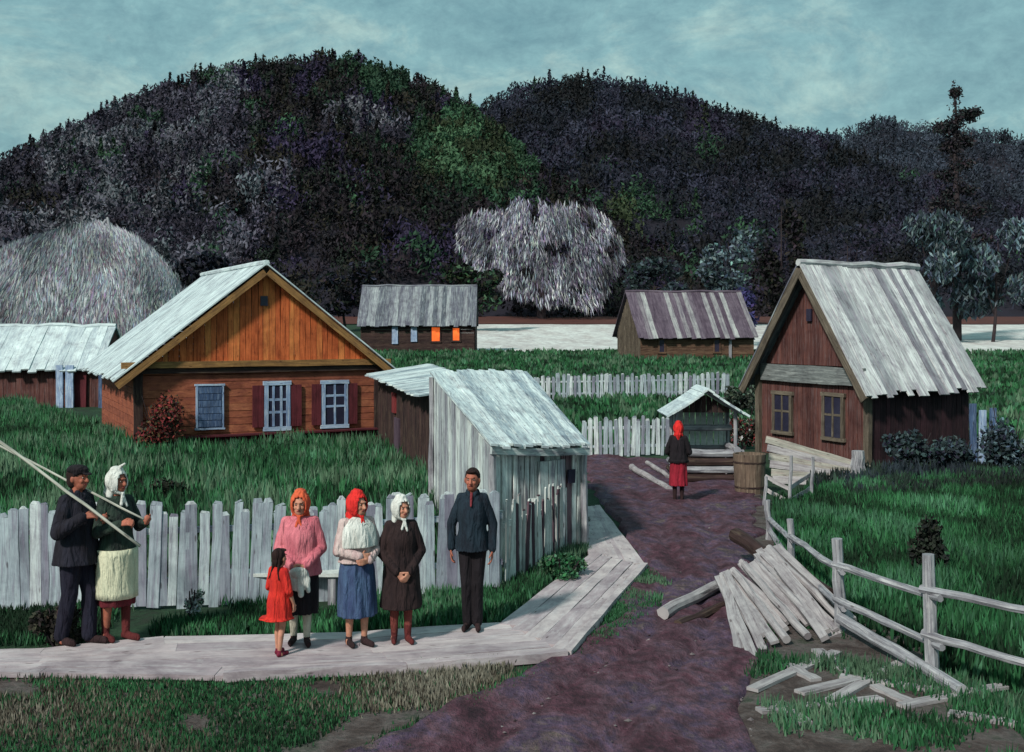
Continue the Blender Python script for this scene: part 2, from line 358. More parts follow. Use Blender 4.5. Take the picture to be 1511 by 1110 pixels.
# ================================================================ TREES
def tree(label, px, Y, ztop, w, pal, name='leafy_tree', n=1500, leaf=.35, cx=0, group='trees at the foot of the hill', blobs=9, cat='tree', bottom=.25, trunk_r=.16, droop=0):
    b = gp(px, Y); r = empty(name, b, 0, label, cat, group); Ht = ztop - b.z
    t = MB(); top = b + V(random.uniform(-.1, .1) * w, 0, Ht * .8)
    log(t, b - V(0, 0, .1), b.lerp(top, .5) + V(.1, 0, 0), trunk_r, trunk_r * .6, 8, 4, .05)
    log(t, b.lerp(top, .5) + V(.1, 0, 0), top, trunk_r * .6, trunk_r * .2, 6, 4, .05)
    Cs = []; Us = []; Ws = []; Cl = []
    for i in range(blobs):
        a = random.random() * 6.28; hh = random.uniform(bottom, .88); wr = w / 2 * math.sin(math.pi * min(1, (hh - bottom * .6) / 1.0 * .95 + .1)) * random.uniform(.35, .8)
        c = b + V(math.cos(a) * wr, math.sin(a) * wr, hh * Ht)
        log(t, b.lerp(top, random.uniform(.25, .8)), c, trunk_r * .3, trunk_r * .08, 5, 3, .06)
        k = n // blobs; s = random.uniform(.5, 1.0)
        d = rdir(k) * rng.random((k, 1)) ** .45
        Cs.append(np.array(c) + d * np.array([w * .24 * s, w * .24 * s, Ht * .15 * s]))
        u = rdir(k); u[:, 2] -= droop * 3; u /= np.linalg.norm(u, axis=1)[:, None]
        Us.append(u * leaf * (1 + droop)); Ws.append(perp(u) * leaf * (.5 - .28 * min(1, droop)))
        Cl.append(pick(pal, k) * random.uniform(.7, 1.25))
    t.build('trunk', M['bark'], r)
    cards('crown', np.concatenate(Cs), np.concatenate(Us), np.concatenate(Ws), np.concatenate(Cl), M['leaf'], r, loc=b)
    return r
BLU = [(.07, .11, .14), (.10, .16, .18), (.05, .07, .10), (.15, .22, .23)]
BLP = [(.12, .17, .20), (.16, .22, .24), (.05, .07, .09)]
DBL = [(.02, .035, .04), (.03, .05, .055), (.02, .02, .04), (.05, .08, .09)]
tree('bluish tree above the brown roofed log house, its crown flecked with pale blue', 1085, 132, 15.2, 10, BLP + BLU + DBL, n=2200)
tree('dark blue green tree just left of the brown roofed log house', 985, 128, 13, 9, DBL, n=2000)
tree('tall black tree rising between the log house and the steep red house', 1150, 120, 18.5, 5, DRK, n=1800, bottom=.15)
tree('dark tree directly behind the ridge of the steep roofed red house', 1250, 118, 14, 10, NVY, n=2000)
tree('pale blue leafed tree at the right edge behind the steep roofed house', 1372, 95, 13.6, 7.5, BLP + BLU + DBL, n=3600, leaf=.26, droop=.4)
tree('bluish drooping tree at the far right edge of the village', 1465, 98, 12.5, 8, BLP + BLU + DBL, n=3200, leaf=.26, droop=.4)
tree('dark tree behind the dim roofed log house, at its right end', 700, 118, 10.5, 8, DRK + GRN, n=1600)
tree('low dark tree over the dim roofed log house, at its left end', 510, 118, 10, 8, DRK + NVY, n=1600)
tree('purplish dark tree behind the ridge of the orange gabled house', 400, 110, 10.5, 9, NVY + VIO[:3], n=1600)
tree('dark tree just left of the orange gabled house roof, beside the haystack', 300, 110, 11, 8, NVY, n=1600)
b = tree('violet blue bush behind the right end of the brown roofed log house', 1085, 92, 7.0, 5, [(.05, .045, .16), (.08, .07, .22), (.03, .03, .08)], name='bush', cat='bush', group='bushes', n=1400, leaf=.25, bottom=.1, trunk_r=.07)

# tall ragged conifer at the right
def conifer():
    b = gp(1412, 100); r = empty('conifer_tree', b, 0, 'tall ragged dark conifer standing against the sky at the right', 'tree')
    zt = at(0, 133, 100).z; t = MB(); Ht = zt - b.z
    log(t, b, b + V(0, 0, Ht * .55), .38, .25, 9, 5, .06); log(t, b + V(0, 0, Ht * .55), b + V(-.25, 0, Ht), .25, .07, 8, 6, .1)
    Cs = []; Us = []; Ws = []; Cl = []
    spec = [(.985, .25, .5, 1), (.985, .2, .4, -1), (.9, 1.9, .7, 1), (.885, 1.5, .8, 1), (.86, .8, .7, -1), (.84, 2.0, .9, -1), (.80, 1.5, .8, 1), (.78, 1.2, .7, -1), (.7, 1.3, .6, 1), (.66, 1.5, .7, -1), (.6, 1.6, .7, 1), (.55, 2.2, .9, -1), (.5, 2.2, .9, 1), (.45, 2.5, 1, -1), (.4, 2.6, 1, 1), (.35, 2.8, 1, -1), (.3, 2.8, 1, 1), (.25, 2.6, 1, -1)]
    for h, L, s, sg in spec:
        for rep in range(2 if h < .8 else 1):
            a = random.uniform(-.5, .5) if rep == 0 else random.uniform(1, 2)
            base = b + V(-.1, 0, h * Ht); tip = base + V(sg * L * math.cos(a), L * math.sin(a), random.uniform(-.3, .5) * s)
            log(t, base, tip, .08, .03, 5, 3, .05)
            k = int(240 * L ** .5 * s + 60); q = rng.random((k, 1)) ** .7
            p = np.array(base) * (1 - q) + np.array(tip) * q + rng.normal(0, .24 * s + .05, (k, 3))
            Cs.append(p); u = rdir(k); Us.append(u * .2); Ws.append(perp(u) * .09); Cl.append(pick([(.025, .02, .03), (.04, .03, .035), (.02, .03, .03)], k))
    for q in range(26):
        hh = random.uniform(.5, 1.0); c0 = b + V(-.2 * max(0, hh - .55) / .45, 0, hh * Ht); k = 45; sp = .16 + (1 - hh) * 1.1
        Cs.append(np.array(c0) + rng.normal(0, 1, (k, 3)) * np.array([sp, sp, .35])); u = rdir(k); Us.append(u * .17); Ws.append(perp(u) * .08); Cl.append(pick([(.02, .018, .025), (.03, .025, .03)], k))
    t.build('trunk', M['bark'], r); cards('crown', np.concatenate(Cs), np.concatenate(Us), np.concatenate(Ws), np.concatenate(Cl), M['leaf'], r, loc=b)
conifer()

# silver willow, hanging strands
def willow():
    Y = 150; b = gp(800, Y); r = empty('willow_tree', b, 0, 'broad silvery willow with drooping strands above the pale field', 'tree')
    t = MB(); log(t, b, b + V(0, 0, 6), .6, .4, 9, 4, .1)
    Cs = []; Us = []; Ws = []; Cl = []
    outline = [(672, 340), (690, 318), (740, 310), (775, 298), (800, 308), (850, 303), (885, 314), (915, 350), (926, 380), (905, 420), (885, 462), (840, 455), (800, 455), (750, 440), (705, 405), (675, 372)]
    P = [at(x, y, Y) for x, y in outline]; pol = [(p.x, p.z) for p in P]
    N = 0
    while N < 9500:
        x = random.uniform(-9, 16); z = random.uniform(4, 19.5)
        if not inpoly(x + 1.1 * noise.noise(V(x * .7, z * .7, 1)), z + 1.0 * noise.noise(V(x * .7, z * .7, 5)), pol): continue
        if noise.noise(V(x * .5, z * .35, 2)) + random.gauss(0, .15) < -.28: continue
        e = min(1, abs(x - 3.9) / 11.3); dep = 6 * math.sqrt(max(.02, 1 - e * e)); yy = Y + random.uniform(-dep, dep * .4)
        ang = (x - 3.0) * .035 + random.gauss(0, .22); L = random.uniform(.2, .75)
        u = np.array([math.sin(ang), random.gauss(0, .2), -math.cos(ang)])
        Cs.append((x, yy, z)); Us.append(u * L); Ws.append((.065 * random.uniform(.6, 1.4), 0, 0)); N += 1
    for i in range(10):
        p = V(random.uniform(-5, 12), Y + random.uniform(-3, 2), random.uniform(10, 16)); log(t, b + V(0, 0, random.uniform(3, 6)), p, .2, .06, 6, 4, .2)
    t.build('trunk', M['bark'], r)
    cl = pick([(.38, .42, .46), (.2, .2, .26), (.5, .54, .57), (.08, .08, .11), (.26, .25, .32), (.13, .10, .16)], N)
    cl *= np.array([1 + 1.1 * noise.noise(V(c[0] * .45, c[1] * .2, c[2] * .22)) for c in Cs])[:, None]; cl = np.clip(cl, .01, .8)
    cards('crown', np.array(Cs), np.array(Us), np.array(Ws), cl, M['leaf'], r, loc=b)
    # dark inner foliage
def inpoly(x, y, P):
    c = False; j = len(P) - 1
    for i in range(len(P)):
        if (P[i][1] > y) != (P[j][1] > y) and x < (P[j][0] - P[i][0]) * (y - P[i][1]) / (P[j][1] - P[i][1]) + P[i][0]: c = not c
        j = i
    return c
willow()

def haystack():
    Y = 62; c = gp(146, Y); r = empty('haystack', c, 0, 'huge pale grey haystack with leaning poles, left behind the orange gabled house', 'haystack')
    # core mound
    prof = [(0, 6.6), (2.0, 6.3), (3.6, 5.0), (5.2, 3.9), (6.4, 2.9), (7.2, 1.9), (7.7, .9), (7.9, .05)]
    def rad(z, a): return float(np.interp(z, [p[0] for p in prof], [p[1] for p in prof])) * (1 + .10 * noise.noise(V(math.cos(a) * 1.5, math.sin(a) * 1.5, z * .3)) + (.75 * ss(2, 5, z) if math.cos(a) < 0 else 0) * -math.cos(a))
    mb = MB(); n = 40; zs = np.linspace(0, 7.88, 24)
    vs = [(c.x + rad(z, 2 * math.pi * j / n) * math.cos(2 * math.pi * j / n), Y + .6 * rad(z, 2 * math.pi * j / n) * math.sin(2 * math.pi * j / n), c.z + z) for z in zs for j in range(n)]
    fs = [[i * n + j, i * n + (j + 1) % n, (i + 1) * n + (j + 1) % n, (i + 1) * n + j] for i in range(23) for j in range(n)] + [list(range(23 * n, 24 * n))]
    mb.add(vs, fs); mb.build('mound', plain('dull_hay', (.22, .22, .24), .9, sc=3), r, smooth=True)
    Cs = []; Us = []; Ws = []
    N = 19000
    for i in range(N):
        z = random.uniform(0, 7.9); a = -random.random() * math.pi * 1.1 + .15; rr = rad(z, a) + random.uniform(0, .12)
        p = (c.x + rr * math.cos(a), Y + .6 * rr * math.sin(a), c.z + z)
        d = np.array([math.cos(a) * .5 + random.gauss(0, .2) + .9 * noise.noise(V(p[0] * .5, p[2] * .5, 7)), math.sin(a) * .3, -1.0]); d /= np.linalg.norm(d)
        Cs.append(p); Us.append(d * random.uniform(.15, .5)); Ws.append((.022 * random.uniform(.6, 1.5), .02, 0))
    cl = pick([(.66, .74, .75), (.5, .57, .6), (.82, .88, .86), (.28, .25, .32), (.46, .46, .54), (.36, .26, .33)], N)
    cl *= np.array([1 + .9 * noise.noise(V(c_[0] * .6, c_[1] * .3, c_[2] * .35)) for c_ in Cs])[:, None]; cl = np.clip(cl, .01, .85)
    cards('straw', np.array(Cs), np.array(Us), np.array(Ws), cl, M['straw'], r, loc=c, kind='stuff')
    for (xa, ya, xb, yb) in [(158, 325, 128, 405), (160, 322, 190, 400), (160, 328, 232, 395), (120, 345, 90, 420), (208, 372, 205, 450), (212, 375, 262, 425), (85, 350, 62, 400), (140, 400, 110, 460), (205, 380, 180, 470)]:
        def surf(px, py):
            p = at(px, py, Y); z = p.z - c.z; R0 = rad(max(0, z), -1.5); dx = min(.97, abs(p.x - c.x) / max(R0, .3))
            return V(p.x, Y - .6 * R0 * math.sqrt(1 - dx * dx) * .97 - .15, p.z)
        m = MB(); log(m, surf(xa, ya), surf(xb, yb), .07, .055, 7, 6, .03); m.build('weight_pole', M['rail'], r)
haystack()

# ================================================================ BUILDINGS
Z = V(0, 0, 1)
def wall_boards(mb, a, b, z0, topfn, w, t=.03, vertical=True, nrm=None, gap=.01, jit=.006, skip=()):
    """boards on the wall from a to b (plan points); topfn(u) gives the height at 0..1"""
    a = Vector((a[0], a[1], 0)); b = Vector((b[0], b[1], 0)); L = (b - a).length; d = (b - a) / L
    n = nrm or d.cross(Z)
    if vertical:
        u = 0
        while u < L - .02:
            ww = min(w * random.uniform(.8, 1.2), L - u); m = u + ww / 2
            h0 = topfn(u / L); h1 = topfn((u + ww) / L); hm = (h0 + h1) / 2
            if hm - z0 > .06:
                p = a + d * m
                # slanted top for gables
                s = 1 if d.cross(Z).dot(n) > 0 else -1
                plank(mb, p + Z * z0, p + Z * hm, ww - gap, t, n, 3, jit, 1, (h1 - h0) / 2 * (-1 if Z.cross(n).dot(d) < 0 else 1))
            u += ww
    else:
        z = z0
        while True:
            ww = w * random.uniform(.9, 1.1); zt = z + ww
            us = [k / 100 for k in range(101) if topfn(k / 100) >= zt - ww * .35]
            if not us or zt > 30: break
            plank(mb, a.lerp(b, us[0]) + Z * (z + ww / 2), a.lerp(b, us[-1]) + Z * (z + ww / 2), ww - gap, t, n, 6, jit)
            z = zt
def wp(a, b, u, z, n=None, off=0):
    p = Vector((a[0], a[1], 0)).lerp(Vector((b[0], b[1], 0)), u); nn = (Vector((b[0], b[1], 0)) - Vector((a[0], a[1], 0))).cross(Z).normalized()
    return p + Z * z + nn * off
def rect(mb, a, b, u, z, w, h, off, t):
    """upright slab on the wall: centre u,z; width w; height h; its middle off metres proud"""
    n = (Vector((b[0], b[1], 0)) - Vector((a[0], a[1], 0))).cross(Z).normalized(); c = wp(a, b, u, z, off=off)
    plank(mb, c - Z * h / 2, c + Z * h / 2, w, t, n, 1, 0)
def window(parent, a, b, u, z, w, h, fm, gm, bars=((0,), (0,)), off=.03, fw=.09, shutters=None, sw=.3, name='window', sill=None):
    n = (Vector((b[0], b[1], 0)) - Vector((a[0], a[1], 0))).cross(Z).normalized(); d = (Vector((b[0], b[1], 0)) - Vector((a[0], a[1], 0))).normalized()
    c = wp(a, b, u, z, off=off)
    m = MB()
    for s in (-1, 1):
        plank(m, c + d * s * (w / 2 - fw / 2) - Z * h / 2, c + d * s * (w / 2 - fw / 2) + Z * h / 2, fw, .07, n, 3, .003)
        plank(m, c + Z * s * (h / 2 + fw / 2) - d * (w / 2 + .03), c + Z * s * (h / 2 + fw / 2) + d * (w / 2 + .03), fw, .08, n, 3, .003)
    for q in bars[0]: plank(m, c + d * q * w / 2 - Z * (h / 2 - .01), c + d * q * w / 2 + Z * (h / 2 - .01), fw * .6, .05, n, 2, .003)
    for q in bars[1]: plank(m, c + Z * q * h / 2 - d * (w / 2 - fw), c + Z * q * h / 2 + d * (w / 2 - fw), fw * .6, .044, n, 2, .003)
    W = m.build(name, fm, parent)
    g = MB(); plank(g, c - Z * h / 2, c + Z * h / 2, w - fw * 1.6, .02, n, 1, 0); g.build('pane', gm, W)
    if shutters:
        for s in (-1, 1):
            q = MB(); cc = c + d * s * (w / 2 + sw / 2 + .02)
            plank(q, cc - Z * h / 2 - d * sw * .25, cc + Z * h / 2 - d * sw * .25, sw / 2 - .005, .04, n, 3, .003); plank(q, cc - Z * h / 2 + d * sw * .25, cc + Z * h / 2 + d * sw * .25, sw / 2 - .005, .04, n, 3, .003)
            q.build('shutter', shutters, W)
    return W
def roof_plane(mb, r0, r1, e0, e1, w, t=.035, jag=.08, jit=.008, lift=.02):
    """boards running from the ridge r0-r1 to the eave e0-e1"""
    r0, r1, e0, e1 = map(Vector, (r0, r1, e0, e1)); L = ((r1 - r0).length + (e1 - e0).length) / 2
    n = (r1 - r0).cross(e0 - r0).normalized()
    if n.z < 0: n = -n
    N = max(2, int(L / w)); wE = (e1 - e0).length / N; wR = (r1 - r0).length / N
    for i in range(N):
        k = (i + .5) / N; a = r0.lerp(r1, k); b = e0.lerp(e1, k); d = (b - a).normalized()
        a = a - d * random.uniform(0, jag * .6) + n * random.uniform(0, lift); b = b + d * random.uniform(-jag * .4, jag) + n * random.uniform(0, lift)
        plank(mb, a, b, wR * 1.06, t, n, 4, jit, wE / wR)

# ---- orange gabled house
def big_house():
    A = V(-9.55, 29.5, 0); B = V(-3.79, 32.3, 0); dv = V(-3.5, 7.2, 0); D = A + dv; C = B + dv
    r = empty('wooden_house', (A + C) / 2, 0, 'large house with bright orange plank gable and blue framed windows', 'house')
    ze = 2.3; za = 4.82; fw = (B - A).normalized(); fn = fw.cross(Z)
    m = MB(); wall_boards(m, A, B, -.1, lambda u: ze, .19, vertical=False)
    wall_boards(m, A, D, -.1, lambda u: ze, .19, vertical=False, nrm=V(-1, 0, 0)); wall_boards(m, B, C, -.1, lambda u: ze, .19, vertical=False, nrm=V(1, 0, 0)); wall_boards(m, D, C, -.1, lambda u: ze + (za - ze) * (1 - abs(2 * u - 1)), .19, vertical=False)
    m.build('wall', M['redwall'], r)
    # corner posts
    for p, q in ((A, -1), (B, 1)):
        m = MB(); c = p + fn * .03 + fw * q * .02
        plank(m, c - Z * .1, c + Z * ze, .22, .12, fn, 5, .01); m.build('corner_board', M['darklog'], r)
    m = MB(); off = fn * .04
    wall_boards(m, A + off, B + off, ze + .05, lambda u: ze + .02 + (za - ze - .12) * (1 - abs(2 * u - 1)), .15, gap=.012)
    m.build('gable', M['orange'], r)
    m = MB(); plank(m, A + off * 3 + Z * (ze - .02) - fw * .45, B + off * 3 + Z * (ze - .02) + fw * .35, .16, .12, fn, 8, .008)
    m.build('cornice', M['trimorange'], r)
    m = MB(); plank(m, A + off * 2 + Z * (ze - .18) - fw * .1, B + off * 2 + Z * (ze - .18) + fw * .1, .14, .06, fn, 8, .008)
    m.build('frieze_board', M['darklog'], r)
    apex = (A + B) / 2 + Z * za
    of = fn * .4
    slope = (A + Z * ze - apex); sl = slope.length; sA = slope.normalized(); sB = (B + Z * ze - apex).normalized()
    for s, nm in ((sA, 0), (sB, 1)):
        m = MB(); e = apex + s * (sl + .75)
        roof_plane(m, apex + of + Z * .1, apex + dv * 1.05 + Z * .1, e + of + Z * .1, e + dv * 1.05 + Z * .1, .17, jag=.12)
        m.build('roof', M['roofsmooth'], r)
        m = MB(); plank(m, apex + of * .9 - Z * .08 + s * .05, e + of * .9 - Z * .08, .17, .05, fn, 6, .006); m.build('bargeboard', M['trimorange'], r)
    m = MB(); log(m, apex + of + Z * .14, apex + dv * 1.05 + Z * .16, .08, .08, 7, 6); m.build('ridge_cap', M['roofsmooth'], r)
    m = MB(); rect(m, A, B, .5, 3.95, .2, .26, .08, .05); m.build('attic_vent', M['glass'], r)
    window(r, A, B, .806, 1.13, .74, 1.12, M['bluepaint'], M['glassblue'], ((0, ), (.42, -.1)), .07, .1, shutters=M['maroon'], sw=.26)
    window(r, A, B, .556, 1.13, .70, 1.12, M['bluepaint'], M['glassblue'], ((-.3, .3), (.3, -.3)), .07, .11, shutters=M['maroon'], sw=.3)
    w = window(r, A, B, .277, 1.16, .72, 1.1, M['bluepaint'], M['bluedark'], ((), ()), .07, .05)
    m = MB()
    for k in range(6): rect(m, A, B, .277, .72 + k * .175, .6, .16, .10, .03)
    m.build('shutter', M['bluedark'], w)
    m = MB()
    for k in range(2): plank(m, wp(A, B, .17, .12 + .2 * k, off=.22 - .08 * k), wp(A, B, .99, .14 + .2 * k, off=.22 - .08 * k), .2, .08, fn, 8, .01)
    plank(m, wp(A, B, .17, .40, off=.16), wp(A, B, .99, .42, off=.16), .34, .04, Z, 8, .01)
    m.build('plinth', M['maroon'], r)
big_house()

# ---- woodshed joined to the house
def woodshed():
    A = V((560 - CX) / F * 30, 30, 0); B = V((640 - CX) / F * 23.5, 23.5, 0); dv = V(1.2, .9, 0)
    r = empty('woodshed', (A + B) / 2, 0, 'low dark lean-to between the orange gabled house and the pale plank shed', 'shed')
    m = MB(); wall_boards(m, A, B, -.1, lambda u: 2.0 - .12 * u, .16, nrm=V(-1, -.6, 0)); wall_boards(m, B, B + dv, -.1, lambda u: 1.9, .16); wall_boards(m, A, A + dv, -.1, lambda u: 1.9, .16)
    m.build('wall', M['darklog'], r)
    m = MB(); o = V(-.3, -.2, 0); roof_plane(m, A + dv + Z * 2.25, B + dv + Z * 2.0, A + o + Z * 2.02, B + o + Z * 1.86, .2); m.build('roof', M['roofboard'], r)
    n = (B - A).cross(Z).normalized()
    if n.y > 0: n = -n
    c = A.lerp(B, .42) + n * .05
    m = MB(); plank(m, c, c + Z * 1.1, .62, .05, n, 2, .003); m.build('door', wood('violet_grey_door', ((0, (.09, .06, .09)), (1, (.12, .08, .11)))), r)
    c = A.lerp(B, .36) + n * .05
    m = MB(); plank(m, c + Z * 1.2, c + Z * 1.68, .4, .05, n, 2, .003); m.build('hatch', wood('red_hatch_paint', ((0, (.22, .03, .04)), (1, (.3, .05, .05)))), r)
woodshed()

# ---- pale plank shed
def shed():
    Fp = V(-.24, 15.9, 0); R = V((856 - CX) / F * 17.0, 17.0, 0); L = V((640 - CX) / F * 20, 20, 0); B = V((768 - CX) / F * 21.3, 21.3, 0)
    r = empty('plank_shed', (Fp + B) / 2, 0, 'pale plank shed with a lopsided slanting roof behind the man in the dark suit', 'shed')
    def side(u): return 1.55 + (2.4 - 1.55) * u
    m = MB(); wall_boards(m, L, Fp, -.05, lambda u: side(1 - u), .13, gap=.012, jit=.012, nrm=V(-1, -.3, 0)); m.build('side_wall', M['shedwall'], r)
    m = MB(); wall_boards(m, Fp, R, -.05, lambda u: 1.5, .11, gap=.02, jit=.012); wall_boards(m, R, B, -.05, lambda u: 1.5 + .85 * u, .13, gap=.012, nrm=V(1, 0, 0)); wall_boards(m, L, B, -.05, lambda u: 2.3, .15, nrm=V(0, 1, 0))
    m.build('wall', M['sheddark'], r)
    m = MB()
    e0 = Fp + V(-.05, -.2, 1.64); e1 = R + V(.12, -.22, 1.54); r0 = L + V(-.08, .1, 2.47); r1 = B + V(.1, .1, 2.42)
    roof_plane(m, r0, r1, e0, e1, .105, jag=.12, jit=.015, lift=.04); m.build('roof', M['roofboard'], r)
    m = MB(); plank(m, e0 + V(0, .05, -.07), e1 + V(0, .05, -.07), .1, .05, V(0, -1, 0), 5, .02); m.build('eave_board', M['shedwall'], r)
    for p, h in ((Fp, 1.55), (R, 1.48), (L, 2.4)):
        m = MB(); q = p + V(-.03 if p is not R else .05, -.08, 0); log(m, q, q + Z * h, .06, .05, 7, 5, .015); m.build('corner_post', M['rail'], r)
    n = (R - Fp).cross(Z).normalized()
    m = MB(); c = Fp.lerp(R, .62) + n * .06
    for q in (-.17, 0, .17): e_ = (R - Fp).normalized() * q; plank(m, c + e_ + Z * .05, c + e_ + Z * 1.36, .155, .04, n, 3, .006)
    m.build('door', M['shedwall'], r)
    m = MB(); c = Fp.lerp(R, .85) + n * .07; plank(m, c + Z * 1.0, c + Z * 1.2, .14, .03, n, 1, 0); m.build('vent', M['glass'], r)
shed()

# ---- steep roofed red house on the right
def right_house():
    C = V(8.29, 26.7, 0); A = V(6.47, 30.0, 0); dv = V(.875, .483, 0) * 3.35; r = empty('wooden_house', (C + A) / 2 + dv / 2, 0, 'narrow dull red house with a steep grey plank roof on the right', 'house')
    ze = 2.02; za = 4.72; fw = (C - A).normalized(); fn = fw.cross(Z)
    if fn.x > 0: fn = -fn
    gtop = lambda u: ze + (za - ze) * (1 - abs(2 * u - 1))
    m = MB(); wall_boards(m, A, C, -.1, lambda u: ze, .14); m.build('wall', M['redhouse'], r)
    m = MB(); o = fn * .03; wall_boards(m, A + o, C + o, ze + .3, lambda u: gtop(u) - .05, .14); m.build('gable', M['redhouse'], r)
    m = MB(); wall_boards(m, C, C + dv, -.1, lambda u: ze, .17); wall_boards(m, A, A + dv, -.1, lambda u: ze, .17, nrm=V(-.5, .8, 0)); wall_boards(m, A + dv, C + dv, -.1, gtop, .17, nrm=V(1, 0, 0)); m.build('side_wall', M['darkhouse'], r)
    m = MB(); k = fn * .10; plank(m, A + k + Z * (ze + .08) + fw * .15, C + k + Z * (ze + .06) - fw * .05, .42, .07, fn, 6, .008); m.build('band_board', M['greyband'], r)
    apex = (A + C) / 2 + Z * za; of = fn * .45; gd = dv.normalized()
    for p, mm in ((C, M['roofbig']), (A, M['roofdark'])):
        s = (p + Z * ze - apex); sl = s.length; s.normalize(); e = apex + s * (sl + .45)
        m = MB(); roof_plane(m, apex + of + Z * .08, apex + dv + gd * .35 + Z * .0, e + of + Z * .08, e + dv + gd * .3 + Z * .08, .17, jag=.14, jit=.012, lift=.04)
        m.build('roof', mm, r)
        m = MB(); plank(m, apex + of * .92 - Z * .06, e + of * .92 - Z * .06, .22, .06, fn, 6, .01); m.build('bargeboard', M['olivetrim'], r)
    m = MB(); log(m, apex + of + Z * .12, apex + dv + gd * .35 + Z * .1, .09, .09, 7, 7, .03); m.build('ridge_cap', M['roofbig'], r)
    for p in (A, C):
        m = MB(); plank(m, p + fn * .06 - Z * .1, p + fn * .06 + Z * ze, .16, .12, fn, 4, .01); m.build('corner_board', M['olivetrim'], r)
    m = MB(); rect(m, A, C, .5, 3.55, .16, .3, .09 if (C - A).cross(Z).dot(fn) > 0 else -.09, .05); m.build('attic_vent', M['glass'], r)
    sg = 1 if (C - A).cross(Z).dot(fn) > 0 else -1
    a, b = (A, C) if sg > 0 else (C, A)
    def U(px):
        t = (px - CX) / F; u = (t * A.y - A.x) / ((C.x - A.x) - t * (C.y - A.y)); return u if sg > 0 else 1 - u
    window(r, a, b, U(1157), 1.08, .72, .92, M['olivetrim'], M['glassblue'], ((0,), (.1,)), .06, .09)
    window(r, a, b, U(1232), 1.10, .72, .98, M['olivetrim'], M['glassblue'], ((0,), (.1,)), .06, .09)
right_house()

# ---- far log houses and the little outbuilding
def simple_house(name, label, A, B, dv, z0, ze, zr, wallm, roofm, over=.4, logs=True, gableA=None, ridge_in=0):
    A = Vector((A[0], A[1], 0)); B = Vector((B[0], B[1], 0)); r = empty(name, (A + B) / 2 + dv / 2 + Z * z0, 0, label, 'house' if 'house' in name else 'shed')
    m = MB(); g = lambda u: ze + (zr - ze) * (1 - abs(2 * u - 1))
    wall_boards(m, A, B, z0 - .3, lambda u: ze, .24 if logs else .18, .1, vertical=not logs)
    m.build('wall', wallm, r); m = MB()
    wall_boards(m, A + dv, B + dv, z0 - .3, lambda u: ze, .24, .1, vertical=not logs, nrm=V(0, 1, 0)); m.build('back_wall', wallm, r)
    m = MB(); wall_boards(m, A, A + dv, z0 - .3, g, .2, .08, nrm=V(-1, 0, 0)); m.build('end_wall', gableA or wallm, r); m = MB(); wall_boards(m, B, B + dv, z0 - .3, g, .2, .08, nrm=V(1, 0, 0)); m.build('end_wall', gableA or wallm, r)
    al = (B - A).normalized(); R0 = A + dv / 2 + Z * zr - al * over * .6; R1 = B + dv / 2 + Z * zr + al * over * .3
    e = -dv.normalized(); k = (zr - ze) / (dv.length / 2)
    for s in (1, -1):
        p0 = A if s == 1 else A + dv; p1 = B if s == 1 else B + dv
        m = MB(); roof_plane(m, R0 + Z * .08, R1 + Z * .08, p0 + e * s * over - Z * over * k + Z * (ze + .08) - al * over * .6, p1 + e * s * over - Z * over * k + Z * (ze + .08) + al * over * .3, .3, .06, .12, .02, .05)
        m.build('roof', roofm, r)
    m = MB(); log(m, R0 + Z * .12, R1 + Z * .12, .1, .1, 6, 9, .05); m.build('ridge_cap', roofm, r)
    return r, A, B
A1 = at(533, 0, 80); B1 = at(700, 0, 80)
r, a, b = simple_house('log_house', 'far dark log house with two glowing orange windows under a dim plank roof', A1, B1, V(0, 5, 0), 1.35, 3.55, 6.0, M['darklog'], M['roofdark'])
def fu(px, A=a, B=b): return ((px - CX) / F * A.y - A.x) / (B.x - A.x)
window(r, a, b, fu(643), 2.67, .75, .95, M['darklog'], M['lit'], ((), ()), .08, .1); window(r, a, b, fu(673), 2.67, .65, .85, M['darklog'], M['lit'], ((), ()), .08, .1)
for px, h in ((583, 1.5), (611, 1.2)):
    m = MB(); rect(m, a, b, fu(px), 2.75, .42, h, .1, .08); m.build('shutter', M['bluepaint'], r)
r, a, b = simple_house('log_house', 'far brown log house with a pale streaked roof beside the steep roofed house', at(945, 0, 72), at(1112, 0, 73), V(-1.0, 4.4, 0), 1.05, 2.85, 5.35, M['brownlog'], M['roofpurple'], gableA=M['olivetrim'])
for px, w in ((975, .5), (1058, .5)):
    window(r, a, b, ((px - CX) / F * 72.5 - a.x) / (b.x - a.x), 2.0, w, .75, M['brownlog'], M['glass'], ((), ()), .08, .1)
m = MB(); rect(m, a, b, ((1078 - CX) / F * 72.5 - a.x) / (b.x - a.x), 1.95, .16, 1.5, .1, .1); m.build('door_post', M['rail'], r)
r, a, b = simple_house('outbuilding', 'small outbuilding with a pale plank roof at the left edge', at(-70, 0, 45), at(146, 0, 45), V(-.4, 4.4, 0), .1, 1.7, 3.15, M['redhouse'], M['roofsmooth'], logs=False)
for px, wd, mm in ((88, .26, 'bluepaint'), (103, .3, 'bluepaint'), (150, .22, 'bluedark')):
    m = MB(); p = at(px, 0, 44.6); plank(m, V(p.x, p.y, 0), V(p.x, p.y, 1.75), wd, .1, V(0, -1, 0), 3, .01); m.build('door_post', M[mm], r)
m = MB(); p = at(118, 0, 44.85); plank(m, V(p.x, p.y, 0), V(p.x, p.y, 1.5), .5, .06, V(0, -1, 0), 3, .01); m.build('door', M['maroon'], r)
# dark board wall between the outbuilding and the big house
f = empty('board_fence', at(168, 600, 43.5), 0, 'dark blue and black board fence between the outbuilding and the orange gabled house', 'fence')
m = MB(); p = at(152, 0, 43.5); q = at(192, 0, 43.5); wall_boards(m, p, q, 0, lambda u: 1.75, .16); m.build('board_panel', M['bluedark'], f)

